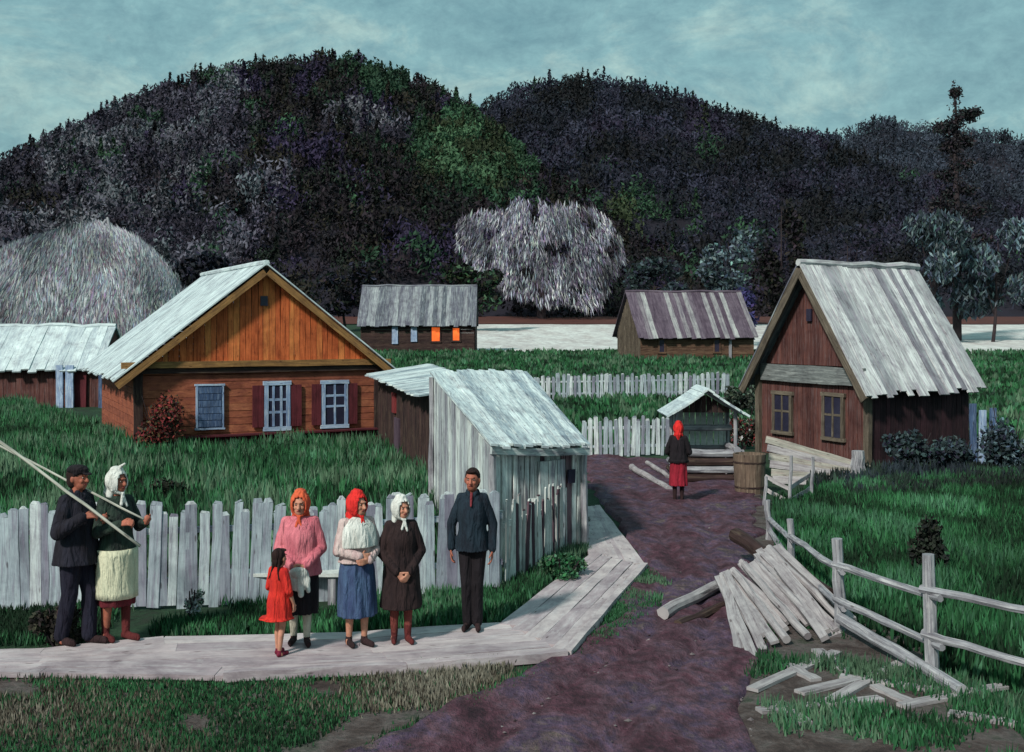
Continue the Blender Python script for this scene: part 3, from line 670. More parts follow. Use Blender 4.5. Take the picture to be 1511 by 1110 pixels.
# ================================================================ FENCES
def fence(label, pts, h, w, gap, mat, lean=.03, posts=1.8, name='picket_fence', skip=None, group=None, z=None, hj=.08, rails=True, tip=True):
    c = sum(pts, V(0, 0, 0)) / len(pts); r = empty(name, c, 0, label, 'fence', group); mb = MB(); pm = []; rl = MB()
    for i in range(len(pts) - 1):
        a, b = pts[i], pts[i + 1]; d = (b - a); d.z = 0; L = d.length; d.normalize(); n = d.cross(Z)
        if n.y > 0: n = -n
        u = 0
        while u < L - w * .5:
            ww = w * random.uniform(.75, 1.2); p = a + d * (u + ww / 2); g = ground(p.x, p.y)
            if not (skip and skip(p)):
                hh = h * random.uniform(1 - hj, 1 + hj); top = p + d * random.gauss(0, lean)
                p0 = V(p.x, p.y, g + random.uniform(-.02, .06)); p1 = V(top.x, top.y, g + hh)
                plank(mb, p0, p1, ww, .022, n, 3, .006)
                if tip: plank(mb, p1, p1 + Z * ww * random.uniform(.15, .5) + d * random.uniform(-.01, .01), ww * .96, .021, n, 1, .001, random.uniform(.3, .8))
            u += ww + gap * random.uniform(.3, 2)
        if rails:
            for hz in (.28, .78):
                p0 = V(a.x, a.y, ground(a.x, a.y) + h * hz) - n * .035; p1 = V(b.x, b.y, ground(b.x, b.y) + h * hz) - n * .035
                plank(rl, p0, p1, .07, .04, n, max(3, int(L)), .01)
        k = 0
        while k <= L:
            p = a + d * k - n * .10; g = ground(p.x, p.y); pm.append((V(p.x, p.y, g - .1), V(p.x + random.gauss(0, .02), p.y, g + h * .97))); k += posts
    mb.build('picket_panel', mat, r)
    if rails: rl.build('rail', mat, r)
    for p0, p1 in pm:
        q = MB(); log(q, p0, p1, .05, .045, 7, 3, .01); q.build('post', mat, r)
    return r
FP = [G(-60, 905), G(60, 903), G(230, 902), G(480, 888), G(660, 874), G(742, 868)]
fence('long weathered picket fence behind the standing villagers', FP, 1.15, .12, .002, M['picket'], skip=lambda p: abs((CX + p.x / p.y * F) - 292) < 5)
fence('short crooked picket fence in front of the pale plank shed', [G(745, 866), G(800, 840), G(838, 812)], .98, .075, .03, wood('piebald_pickets', ((0, (.06, .03, .05)), (.3, (.14, .08, .10)), (.38, (.55, .58, .56)), (1, (.8, .84, .8)))), lean=.05, hj=.14)
fence('picket fence running from the shed to the well', [gp(862, 28.6), gp(925, 28.8), gp(1003, 29)], .93, .095, .03, M['picket'], lean=.02)
fence('far low picket fence across the green slope', [gp(790, 48), gp(900, 48.5), gp(1075, 50)], 1.0, .15, .05, M['picket'], lean=.03)
# pale rail fence piece by house corner
def rail_fence():
    pts = [(1136, 800, 62), (1166, 858, 92), (1240, 935, 140), (1377, 1003, 185), (1540, 1050, 215)]
    base = [G(x, y) for x, y, h in pts]
    r = empty('rail_fence', base[2], 0, 'crooked post and rail fence running down the right side of the grass plot', 'fence')
    tops = []
    for (x, y, h), b in zip(pts, base):
        sc = F / b.y; m = MB(); t = V(b.x + random.uniform(-.06, .02), b.y, h / sc); tops.append(t)
        rr = .065 if x > 1200 else .05
        log(m, b - Z * .1, t, rr, rr * .9, 8, 5, .015); m.build('post', M['rail'], r)
    for i in range(4):
        for k0, k1 in ((.72, .68), (.36, .30)):
            a = base[i].lerp(tops[i], k0 if i > 0 else .55 * k0 / .7) + V(.0, -.07, 0); b = base[i + 1].lerp(tops[i + 1], k1) + V(0, -.07, 0)
            m = MB(); e = (b - a).normalized() * .12; log(m, a - e, b + e, .042, .034, 7, 6, .009); m.build('rail', M['rail'], r)
    # fallen bottom rail
rail_fence()
def gate():
    b0 = G(1128, 742); b1 = G(1195, 738); r = empty('garden_fence', (b0 + b1) / 2, 0, 'low white board fence below the windows of the steep roofed house', 'fence')
    for px, y0, h in ((1128, 748, .55), (1165, 750, .95), (1197, 742, .85)):
        b = G(px, y0); m = MB(); log(m, b - Z * .1, b + V(.03, 0, h), .035, .03, 7, 4, .012); m.build('post', M['rail'], r)
    for z in (.12, .36):
        m = MB(); plank(m, b0 + V(0, -.06, z + .14), G(1163, 748) + V(0, -.06, z - .02), .07, .025, V(0, -1, 0), 4, .012); m.build('rail', M['board'], r)
        m = MB(); plank(m, G(1165, 748) + V(0, -.08, z), b1 + V(0, -.06, z + .12), .07, .025, V(0, -1, 0), 4, .012); m.build('rail', M['board'], r)
gate()

# plank ramp of boards below the house on the right
def put_board(a, b, w, t, nrm, label, group, mat=None, name='loose_board', cat='board', rnd=False):
    m = MB()
    if rnd: log(m, a, b, w / 2, w / 2 * .9, 9, 6, .012)
    else: plank(m, a, b, w, t, nrm, 5, .008)
    o = m.build(name, mat or M['board']); tag(o, label, cat, group)
cream = wood('cream_board', ((0, (.34, .33, .28)), (1, (.5, .48, .42))), mottle=(.3, .22, .2))
for k in range(6):
    Ya = 25.9 - .4 * k; Yb = 25.8 - .42 * k
    a = at(1130 + 2 * k, 648 + 12.5 * k + random.uniform(-2, 2), Ya); b = at(1286 - 6 * k + random.uniform(-8, 8), 696 + 5 * k + random.uniform(-2, 2), Yb)
    a.z = max(a.z, .1); b.z = max(b.z, .06)
    put_board(a, b, .17, .04, V(-.1, -1, .5), 'pale plank of the slanting row below the windows of the steep roofed house', 'slanting planks below the house windows', cream if k % 2 == 0 else None)
m = MB(); log(m, V(G(1275, 712).x, 24.6, 0), V(G(1275, 712).x, 24.6, .62), .16, .13, 9, 4, .02)
tag(m.build('stump', M['rail']), 'pale upright stump at the corner of the steep roofed house', 'stump')

# ================================================================ WELL
def well():
    c = G(1043, 712); r = empty('well', c, 0, 'log well under a little pale gabled roof at the end of the street', 'well')
    W = .62; D = .55
    for sx in (-1, 1):
        for sy in (-1, 1):
            m = MB(); p = c + V(sx * W, D + sy * D * .8, 0); log(m, p, p + Z * 1.52, .045, .04, 7, 3, .01); m.build('post', M['rail'], r)
    for k in range(4):
        m = MB(); z = .09 + k * .175
        log(m, c + V(-W - .15, -.02, z), c + V(W + .15, -.02, z), .085, .08, 8, 4, .01); log(m, c + V(-W, 2 * D, z), c + V(W, 2 * D, z), .085, .08, 8, 4, .01)
        log(m, c + V(-W, -.12, z + .07), c + V(-W, 2 * D + .1, z + .07), .08, .08, 8, 3, .01); log(m, c + V(W, -.12, z + .07), c + V(W, 2 * D + .1, z + .07), .08, .08, 8, 3, .01)
        m.build('log_course', M['darklog'] if k in (0, 2) else M['rail'], r)
    ap = c + V(0, D, 1.98)
    for s in (-1, 1):
        m = MB(); sag = V(s * .95, 0, -.55)
        mid = ap + V(s * .42, 0, -.32)
        y0 = V(0, -D - .25, 0); y1 = V(0, D + .25, 0)
        for q in range(8):
            k0 = q / 8; k1 = (q + 1) / 8
            def P(k): return ap + V(s * .86 * k, 0, -.58 * k ** .85)
            a = P(k0); b = P(k1); mm = (a + b) / 2; sd = (b - a)
            plank(m, mm + y0 + V(0, random.uniform(-.04, .04), 0), mm + y1, sd.length * 1.1, .045, sd.cross(V(0, 1, 0)) * (-1 if s > 0 else 1) if False else V(s * .5, 0, .8), 3, .004)
        m.build('roof', M['roofsmooth'], r)
    m = MB(); wall_boards(m, c + V(-W, 2 * D - .1, 0), c + V(W, 2 * D - .1, 0), .68, lambda u: 1.42 + .4 * (1 - abs(2 * u - 1)), .13, gap=.02); m.build('back_panel', M['white'], r)
    m = MB(); wall_boards(m, c + V(-W, D - D * .8, 0), c + V(W, D - D * .8, 0), 1.46, lambda u: 1.46 + .38 * (1 - abs(2 * u - 1)), .12, gap=.01); m.build('gable', M['darklog'], r)
    m = MB(); log(m, c + V(-W, D, 1.1), c + V(W, D, 1.1), .07, .07, 9, 3, .003); m.build('windlass', M['rail'], r)
well()
def bucket(label, c, r0, r1, h, mat, name='bucket', cat='bucket'):
    r = empty(name, c, 0, label, cat); m = MB(); n = 16
    for k in range(n):
        a = 2 * math.pi * k / n; q = V(math.cos(a), math.sin(a), 0)
        plank(m, c + q * r0, c + q * r1 + Z * h, 2 * math.pi * r1 / n * .98, .025, q, 2, .002)
    m.build('staves', mat, r)
    for z, rr in ((h * .2, r0 + (r1 - r0) * .2 + .018), (h * .8, r0 + (r1 - r0) * .8 + .018)):
        m = MB()
        for k in range(24):
            a = 2 * math.pi * k / 24; b = 2 * math.pi * (k + 1) / 24
            plank(m, c + V(math.cos(a) * rr, math.sin(a) * rr, z), c + V(math.cos(b) * rr, math.sin(b) * rr, z), .035, .008, V(math.cos(a), math.sin(a), 0), 1, 0)
        m.build('hoop', M['darklog'], r)
bucket('big tan wooden barrel standing right of the well', G(1106, 730), .26, .30, .8, M['tan'], 'barrel', 'barrel')
put_board(G(932, 694) + Z * .08, G(988, 728) + Z * .08, .14, 0, Z, 'pale log lying by the road left of the well, the longer and nearer of two', None, M['board'], 'lying_log', 'log', True)
put_board(G(955, 688) + Z * .08, G(992, 712) + Z * .08, .11, 0, Z, 'short pale log lying by the road left of the well, the farther of two', None, M['board'], 'lying_log', 'log', True)
# bluish post at the right end of the steep house
fr = empty('blue_gate', G(1447, 690), 0, 'narrow blue and white gate past the dark side wall of the steep roofed house', 'gate')
for px, hh, mm in ((1436, 1.5, 'bluedark'), (1450, 1.35, 'bluepaint'), (1464, 1.4, 'bluedark')):
    m = MB(); p = G(px, 692); plank(m, p, p + Z * hh, .16, .04, V(0, -1, 0), 4, .02); m.build('gate_board', M[mm], fr)
m = MB(); plank(m, G(1430, 690) + V(0, -.05, .5), G(1470, 690) + V(0, -.05, .5), .1, .04, V(0, -1, 0), 2, .01); m.build('crossbar', M['bluedark'], fr)

# ================================================================ BOARD HEAP (right foreground)
def heap():
    gl = 'boards heaped beside the muddy road'; L1 = 'weathered board in the heap beside the muddy road, by the rail fence'
    # boards leaning from the crest to the ground (crest px, foot px)
    D = []
    for q in range(17):
        t = q / 16; D.append(((1060 + 82 * t, 852 - 46 * t, .30 + .28 * t), (1122 + 132 * t, 940 - 10 * t)))
    for (cx, cy, z), (fx, fy) in D:
        q = random.uniform(-7, 7); a = G(cx + q, cy + random.uniform(-6, 6), z); b = G(fx + q + random.uniform(-9, 9), fy + random.uniform(-22, 10), .10); put_board(a, b, random.choice((.07, .09, .12)), random.choice((.03, .05)), V(-.5 + random.uniform(-.3, .3), -.5, 1), L1, gl, None, 'loose_board', 'board', False) if random.random() < .6 else put_board(a, b, random.uniform(.07, .1), 0, Z, 'weathered pole in the heap beside the muddy road, by the rail fence', 'poles heaped beside the muddy road', None, 'loose_pole', 'pole', True)
    for (cx, cy, z), (fx, fy), w in [((1068, 850, .32), (1092, 960), .1), ((1062, 852, .3), (1112, 972), .11), ((1072, 846, .36), (1128, 962), .09), ((1150, 835, .5), (1232, 940), .14), ((1160, 850, .4), (1225, 925), .12)]:
        a = G(cx, cy, z); b = G(fx, fy, .04); put_board(a, b, w, .05, V(-.3, -.6, 1), L1, gl)
    # log crossing under the crest, log out to the left
    put_board(G(978, 916) + Z * .08, G(1066, 878) + Z * .14, .15, 0, Z, 'grey log lying left of the board heap, pointing into the muddy road', None, M['board'], 'lying_log', 'log', True)
    put_board(G(1000, 930) + Z * .05, G(1068, 902) + Z * .06, .12, 0, Z, 'dark log half hidden under the left side of the board heap', None, M['darklog'], 'lying_log', 'log', True)
    put_board(G(1085, 835) + Z * .42, G(1225, 905) + Z * .2, .2, 0, Z, 'dark beam propping up the board heap from beneath', None, M['darklog'], 'beam', 'beam', True)
    L2 = 'loose board lying flat on the ground at the lower right corner'
    for a, b in [((1110, 1028), (1235, 970)), ((1180, 1032), (1310, 1000)), ((1225, 1045), (1330, 985)), ((1120, 1060), (1300, 1040)), ((1240, 1008), (1420, 1032)), ((1330, 1052), (1480, 1020)), ((1160, 990), (1205, 1012)), ((1290, 1022), (1345, 1046)), ((1205, 968), (1250, 1000)), ((1400, 1062), (1500, 1078)), ((1150, 1048), (1190, 1078))]:
        put_board(G(*a) + Z * .06, G(*b) + Z * .05, .12, .03, Z, L2, 'loose boards at the lower right')
    put_board(G(1240, 940) + Z * .2, G(1420, 1036) + Z * .1, .12, 0, Z, 'long fallen rail slanting along the foot of the rail fence', None, M['rail'], 'fallen_rail', 'rail', True)
heap()

# ================================================================ FOOTPATH
def footpath():
    far = [(-120, 965), (60, 960), (230, 943), (500, 937), (740, 921), (872, 818)]
    near = [(-160, 996), (60, 996), (330, 1001), (600, 989), (836, 969), (950, 838)]
    zt = .05; FA = [G(x, y, zt) for x, y in far]; NE = [G(x, y, zt) for x, y in near]
    m = MB(); N = 5
    for i in range(5):
        for k in range(N):
            t0 = (k + .5) / N; a = FA[i].lerp(NE[i], t0); b = FA[i + 1].lerp(NE[i + 1], t0); w0 = (FA[i] - NE[i]).length / N; w1 = (FA[i + 1] - NE[i + 1]).length / N
            d = (b - a).normalized(); perpf = abs(d.cross(((FA[i] - NE[i]).lerp(FA[i + 1] - NE[i + 1], .5)).normalized()).z)
            plank(m, a + d * .004, b + d * .02, w0 * perpf * .97, .05, Z, 8, .006, w1 / w0)
    # far stretch beside the shed
    f2 = [G(872, 818, zt), G(862, 750, zt)]; n2 = [G(948, 836, zt), G(884, 746, zt)]
    for k in range(4):
        t = (k + .5) / 4; a = f2[0].lerp(n2[0], t); b = f2[1].lerp(n2[1], t); w0 = (f2[0] - n2[0]).length / 4; w1 = (f2[1] - n2[1]).length / 4
        plank(m, a - Z * .01, b - Z * .01, w0 * .97, .05, Z, 6, .008, w1 / w0 * .9)
    for i in (2, 3, 4):      # kerb board along the road side
        plank(m, NE[i] + Z * .02, NE[i + 1] + Z * .02, .09, .09, Z, 6, .01)
    tag(m.build('footpath', M['path']), kind='structure')
footpath()

# ================================================================ GRASS (stuff) and bushes
roadL = [G(*p) for p in RL]; roadR = [G(*p) for p in RR]
roadpoly = [(p.x, p.y) for p in roadL] + [(p.x, p.y) for p in reversed(roadR)]
def grass(name, poly, n, h, w, pal, avoid=(), patch=None):
    xs_ = [p[0] for p in poly]; ys_ = [p[1] for p in poly]; Cs = []; Us = []; Ws = []; Cl = []; k = 0; tries = 0
    P = np.array(pal)
    while k < n and tries < n * 6:
        tries += 1
        x = random.uniform(min(xs_), max(xs_)); y = random.uniform(min(ys_), max(ys_))
        if not inpoly(x, y, poly): continue
        if patch is not None and noise.noise(V(x * 1.1, y * 1.1, 3)) < patch: continue
        if any(inpoly(x, y, q) for q in avoid): continue
        z = ground(x, y); cl = noise.noise(V(x * .6, y * .6, 8)); c = P[int(max(0, min(.999, .5 + cl * 1.15 + random.gauss(0, .22))) * len(P))] * random.uniform(.65, 1.3) * (1 + .5 * noise.noise(V(x * .35, y * .3, 2)))
        hh = h * random.uniform(.5, 1.3) * (1 + cl * .5)
        for q in range(3):
            lx = random.gauss(0, .22); ly = random.gauss(0, .22)
            Cs.append((x + random.gauss(0, .04), y + random.gauss(0, .04), z + hh * .45)); Us.append((lx * hh * .5, ly * hh * .5, hh * .55)); a = random.random() * 3.14; Ws.append((w * math.cos(a), w * math.sin(a) * .5, 0)); Cl.append(c)
        k += 1
    return cards(name, np.array(Cs), np.array(Us), np.array(Ws), np.clip(np.array(Cl), .003, .8), M['leaf'], kind='stuff')
GG = [(.008, .032, .013), (.015, .07, .026), (.022, .11, .040), (.034, .145, .055), (.055, .16, .085), (.09, .17, .10)]
GD = [(.012, .022, .014), (.02, .035, .02), (.03, .06, .03), (.045, .075, .04)]
def W2(l): return [(p.x, p.y) for p in l]
housepoly = [(-9.4, 29.9), (-3.9, 32.4), (-7, 39), (-13, 36.5)]
shedpoly = [(-.24, 16), (1, 17), (.2, 21), (-1.3, 20)]
pathpoly = W2([G(-120, 965), G(230, 943), G(500, 937), G(740, 921), G(872, 818), G(862, 750), G(884, 746), G(950, 838), G(836, 969), G(600, 989), G(330, 1001), G(-160, 996)])
grass('yard_grass', [(-12, 14.2), (-1.0, 15.8), (-.9, 23), (-3.5, 31.5), (-9.6, 29.6), (-13, 36), (-19, 45), (-27, 45)], 24000, .42, .035, GG, (housepoly, shedpoly))
grass('road_edge_grass', W2([G(840, 975), G(700, 1015), G(520, 1110), G(300, 1180), G(360, 1180), G(600, 1110), G(740, 1030), G(880, 965)]), 1400, .06, .009, GG[:4] + [(.12, .11, .08)], (pathpoly,), -.25)
grass('verge_grass', W2([G(-80, 962), G(230, 942), G(500, 936), G(740, 921), G(870, 812), G(862, 770), G(742, 872), G(480, 893), G(-80, 908)]), 5500, .13, .012, GG, (pathpoly,), -.25)
grass('foreground_grass', W2([G(-200, 994), G(400, 996), G(770, 976), G(700, 1030), G(560, 1110), G(400, 1180), G(-300, 1180)]), 13000, .065, .009, GG[:4] + [(.12, .11, .08), (.05, .04, .03), (.2, .19, .15)], (pathpoly,), -.30)
grass('meadow_grass', W2([G(1142, 745), G(1200, 730), G(1560, 700), G(1900, 760), G(1900, 1060), G(1540, 1040), G(1377, 985), G(1240, 915), G(1150, 830)]), 17000, .24, .022, GG[:5], (), -.6)
grass('roadside_grass', W2([G(838, 972), G(952, 842), G(985, 868), G(965, 905), G(905, 945), G(850, 975)]), 1500, .08, .012, GG, (pathpoly,), -.2)
grass('heap_weeds', W2([G(1150, 900), G(1240, 940), G(1540, 1060), G(1600, 1150), G(1200, 1150), G(1100, 1020)]), 1800, .12, .012, GG, (), .05)
grass('slope_grass', [(-3.0, 30), (9, 31.5), (30, 31), (42, 60), (40, 80.5), (20, 79.5), (8, 81.5), (3, 80), (-11, 81.5), (-12, 45), (-7, 40)], 24000, .3, .07, GG, (housepoly,))
grass('dark_undergrowth', W2([G(1195, 742), G(1190, 715), G(1290, 700), G(1480, 688), G(1600, 690), G(1600, 720), G(1300, 742)]), 2000, .3, .04, [(.012, .02, .018), (.02, .035, .028), (.025, .05, .035), (.02, .03, .04)], (), -.05)

def clods():
    mb = MB(); n = 0
    while n < 600:
        p = G(random.uniform(300, 1130), random.triangular(735, 1170, 1000))
        if not inpoly(p.x, p.y, roadpoly): continue
        n += 1; q = p.x * .9 + p.y * .2; r0 = abs(random.gauss(0, .009)) + .005
        z = ground(p.x, p.y) + .035
        vs = [(p.x + r0 * random.uniform(.6, 1.6), p.y, z), (p.x, p.y + r0 * random.uniform(.7, 1.3), z), (p.x - r0 * random.uniform(.6, 1.6), p.y, z), (p.x, p.y - r0 * random.uniform(.7, 1.3), z), (p.x, p.y, z + r0 * random.uniform(.4, 1)), (p.x, p.y, z - r0)]
        u = [(random.random() * 9, random.random() * 9)] * 3
        mb.add(vs, [[0, 1, 4], [1, 2, 4], [2, 3, 4], [3, 0, 4], [1, 0, 5], [2, 1, 5], [3, 2, 5], [0, 3, 5]], [u] * 8)
    tag(mb.build('road_gravel', wood('gravel', ((0, (.05, .03, .04)), (.6, (.12, .09, .10)), (1, (.3, .28, .28))))), kind='stuff')
clods()
def bush(label, px, py, w, h, pal, n=900, leaf=.06, name='bush', group='bushes', cat='bush', red=None, z=0):
    b = G(px, py); r = empty(name, b, 0, label, cat, group); t = MB()
    for i in range(6):
        a = random.random() * 6.28; tip = b + V(math.cos(a) * w * .3, math.sin(a) * w * .3, h * random.uniform(.6, .95)); log(t, b - Z * .03, tip, .02, .008, 5, 4, .02)
    t.build('stem', M['bark'], r)
    K = 7; Cs = []
    for i in range(K):
        a = random.random() * 6.28; rr = random.random() ** .5 * w * .3; c = np.array(b) + np.array([math.cos(a) * rr, math.sin(a) * rr, h * random.uniform(.25, .75)])
        d = rdir(n // K) * rng.random((n // K, 1)) ** .5; Cs.append(c + d * np.array([w * .25, w * .25, h * .28]))
    C = np.concatenate(Cs); u = rdir(len(C)); u[:, 2] += .5; u /= np.linalg.norm(u, axis=1)[:, None]
    cards('foliage', C, u * leaf, perp(u) * leaf * .5, pick(pal, len(C)), M['leaf'], r, loc=b); return r
bush('shrub with dark red leaves at the left corner of the orange gabled house', 238, 672, 1.6, 1.75, [(.16, .02, .025), (.22, .035, .03), (.05, .02, .02), (.03, .035, .02), (.10, .06, .03)], 2200, .055, 'shrub', cat='shrub')
bush('dark brown rounded bush behind the heels of the man with the pole', 82, 956, .52, .45, [(.02, .016, .014), (.035, .03, .022), (.045, .045, .03)], 1900, .035)
bush('small white flowering plant at the foot of the picket fence', 285, 915, .26, .38, [(.5, .53, .5), (.4, .42, .42), (.1, .14, .1)], 420, .03, 'flowering_plant', 'flowering plants', 'plant')
bush('red flowering bush between the well and the steep roofed house', 1098, 664, 1.15, 1.35, [(.25, .025, .03), (.03, .04, .03), (.4, .42, .38), (.12, .03, .03), (.04, .05, .03), (.02, .03, .02), (.03, .03, .02)], 1500, .055)
bush('dark blue green bush against the side wall of the steep roofed house', 1345, 700, 1.4, 1.0, DBL, 1500, .07)
bush('dark bush at the right end of the steep roofed house', 1405, 706, 1.3, .9, DBL, 1500, .07)
bush('dark bush at the right edge beside the blue gate', 1490, 702, 1.5, 1.6, DBL + BLU[:2], 2000, .07)
bush('black tuft of nettles rising behind the rightmost post of the rail fence', 1368, 850, .5, .8, [(.012, .014, .012), (.02, .03, .02)], 900, .05)
bush('dark weedy bush in the yard behind the picket fence gap', 235, 748, 1.1, .55, [(.015, .02, .015), (.03, .035, .02)], 1100, .05)
bush('dark olive bush in the grass behind the well fence', 1090, 615, 1.6, 1.2, [(.03, .045, .03), (.12, .15, .12), (.02, .025, .02)], 900, .09)
bush('green bush at the corner where the footpath turns by the shed', 832, 858, .7, .35, GG, 1300, .04)
# ================================================================ PEOPLE
def cone(mb, p0, r0, p1, r1, n=14, sy=1.0):
    p0 = Vector(p0); p1 = Vector(p1); d = (p1 - p0).normalized(); a = V(0, 1, 0) if abs(d.y) < .9 else V(1, 0, 0)
    s = d.cross(a).normalized(); t = d.cross(s); vs = []; rings = []
    for k in range(4): an = -math.pi / 2 * (1 - k / 4); rings.append((p0 + d * r0 * math.sin(an), r0 * math.cos(an) + 1e-4))
    rings.append((p0, r0)); rings.append((p1, r1))
    for k in range(1, 5): an = math.pi / 2 * k / 4; rings.append((p1 + d * r1 * math.sin(an), r1 * math.cos(an) + 1e-4))
    for c, r in rings:
        for j in range(n): q = 2 * math.pi * j / n; vs.append(c + s * math.cos(q) * r + t * math.sin(q) * r)
    m = len(rings); fs = [[i * n + j, i * n + (j + 1) % n, (i + 1) * n + (j + 1) % n, (i + 1) * n + j] for i in range(m - 1) for j in range(n)]
    fs += [list(range(n))[::-1], list(range((m - 1) * n, m * n))]; mb.add(vs, fs)
def ell(mb, c, r, rot=None, n=18, m=12):
    c = Vector(c); vs = []
    for i in range(m + 1):
        a = -math.pi / 2 + math.pi * i / m; ca = max(math.cos(a), .002)
        for j in range(n):
            q = 2 * math.pi * j / n; p = V(r[0] * ca * math.cos(q), r[1] * ca * math.sin(q), r[2] * math.sin(a))
            if rot: p = rot @ p
            vs.append(c + p)
    fs = [[i * n + j, i * n + (j + 1) % n, (i + 1) * n + (j + 1) % n, (i + 1) * n + j] for i in range(m) for j in range(n)]
    fs += [list(range(n))[::-1], list(range(m * n, m * n + n))]; mb.add(vs, fs)
def loft(mb, secs, n=40, fold=0, nf=9, ph=0, close_in=True):
    """secs from top to bottom: (z, rx, ry, cx, cy, foldweight)"""
    secs = list(secs); out = []
    for i in range(len(secs) - 1):
        p0 = secs[max(0, i - 1)]; p1 = secs[i]; p2 = secs[i + 1]; p3 = secs[min(len(secs) - 1, i + 2)]
        for k in range(4):
            t = k / 4; q = [.5 * (2 * b_ + (c_ - a_) * t + (2 * a_ - 5 * b_ + 4 * c_ - d_) * t * t + (3 * b_ - a_ - 3 * c_ + d_) * t ** 3) for a_, b_, c_, d_ in zip(p0, p1, p2, p3)]
            q[0] = p1[0] + (p2[0] - p1[0]) * t; out.append(tuple(q))
    secs = out + [secs[-1]]
    if close_in: z, rx, ry, cx, cy, fwt = secs[-1]; secs += [(z + .01, rx * .86, ry * .86, cx, cy, fwt), (z + .09, rx * .66, ry * .66, cx * .5, cy, 0)]
    vs = []
    for z, rx, ry, cx, cy, fwt in secs:
        for j in range(n):
            q = 2 * math.pi * j / n; f = 1 + fold * fwt * (math.sin(nf * q + ph + z * 3) + .5 * math.sin(nf * 1.7 * q + ph * 2 - z * 5) if True else 0)
            vs.append((cx + rx * f * math.cos(q), cy + ry * f * math.sin(q), z))
    m = len(secs); fs = [[i * n + (j + 1) % n, i * n + j, (i + 1) * n + j, (i + 1) * n + (j + 1) % n] for i in range(m - 1) for j in range(n)]
    fs += [list(range(n)), list(range((m - 1) * n, m * n))[::-1]]; mb.add(vs, fs)
SLIM = [1.0]
def slimx(x, z): return x * (1 - (1 - SLIM[0]) * (1 - ss(1.42, 1.52, z)))
def fuse(name, mb, mats, parent, vox=.009, sm=3, sc=1.0, extra=None):
    """melt overlapping closed shapes into ONE continuous surface"""
    me = bpy.data.meshes.new('tmp'); me.from_pydata([(slimx(x, z) * sc, y * sc, z * sc) for x, y, z in mb.v], [], mb.f); me.update()
    o = bpy.data.objects.new('tmp', me); COL.objects.link(o)
    r = o.modifiers.new('r', 'REMESH'); r.mode = 'VOXEL'; r.voxel_size = vox * sc; r.use_smooth_shade = True
    s = o.modifiers.new('s', 'SMOOTH'); s.factor = .5; s.iterations = sm
    dg = bpy.context.evaluated_depsgraph_get(); dg.update()
    nm = bpy.data.meshes.new_from_object(o.evaluated_get(dg)); bpy.data.objects.remove(o); bpy.data.meshes.remove(me)
    nm.name = name; nm.materials.clear()
    for m in (mats if isinstance(mats, (list, tuple)) else [mats]): nm.materials.append(m)
    if extra:                       # face details joined into the body mesh with their own material slots
        bm = bmesh.new(); bm.from_mesh(nm)
        for f in bm.faces: f.smooth = True
        for emb, idx in extra:
            vl = [bm.verts.new((x * sc, y * sc, z * sc)) for x, y, z in emb.v]
            for f in emb.f:
                try: ff = bm.faces.new([vl[k] for k in f]); ff.material_index = idx; ff.smooth = True
                except ValueError: pass
        bm.to_mesh(nm); bm.free()
    else: nm.polygons.foreach_set('use_smooth', [True] * len(nm.polygons))
    ob = bpy.data.objects.new(name, nm); COL.objects.link(ob); ob.parent = parent
    return ob
def skin(name, col):
    m, nt, b = newmat(name); b.inputs['Roughness'].default_value = .6
    n = noi(nt, tco(nt, 'Object'), 14, 4, .6)
    nt.links.new(ramp(nt, n, ((.35, tuple(c * .68 for c in col)), (.65, col))), b.inputs['Base Color'])
    b.inputs['Subsurface Weight'].default_value = .06; b.inputs['Subsurface Scale'].default_value = .02
    return m
SK = {'dark': skin('weathered_skin', (.42, .14, .09)), 'warm': skin('warm_skin', (.58, .27, .18)), 'pale': skin('pale_stocking_skin', (.5, .36, .30))}
EYEW = plain('eye_white', (.5, .46, .42), .4); EYED = plain('dark_iris', (.02, .012, .01), .3); LIP = plain('lips', (.26, .06, .055), .6)
def hand(mb, w, d, n, side, curl=35, s=1.0):
    """palm, four unequal fingers bent at two knuckles and a thumb leaving the side of the palm"""
    d = Vector(d).normalized(); n = Vector(n); n = (n - d * n.dot(d)).normalized(); sd = d.cross(n) * side; w = Vector(w)
    for k in (-1.2, -.4, .4, 1.2): cone(mb, w + sd * k * .012 * s, .015 * s, w + d * .085 * s + sd * k * .021 * s, .0125 * s, 8)
    for k, L in ((-1.5, .062), (-.5, .074), (.5, .080), (1.5, .072)):
        b = w + d * .088 * s + sd * k * .0205 * s; a1 = math.radians(curl * .7); a2 = math.radians(curl * 1.7); a3 = math.radians(curl * 2.4)
        q = b + (d * math.cos(a1) + n * math.sin(a1)) * L * .5 * s; cone(mb, b, .0105 * s, q, .0098 * s, 8)
        q2 = q + (d * math.cos(a2) + n * math.sin(a2)) * L * .32 * s; cone(mb, q, .0098 * s, q2, .009 * s, 8)
        q3 = q2 + (d * math.cos(a3) + n * math.sin(a3)) * L * .24 * s; cone(mb, q2, .009 * s, q3, .008 * s, 8)
    b = w + d * .028 * s + sd * .026 * s; q = b + (sd * .75 + d * .6 + n * .35) * .042 * s; cone(mb, b, .014 * s, q, .012 * s, 8)
    cone(mb, q, .012 * s, q + (d * .8 + sd * .15 + n * .5) * .032 * s, .0095 * s, 8)
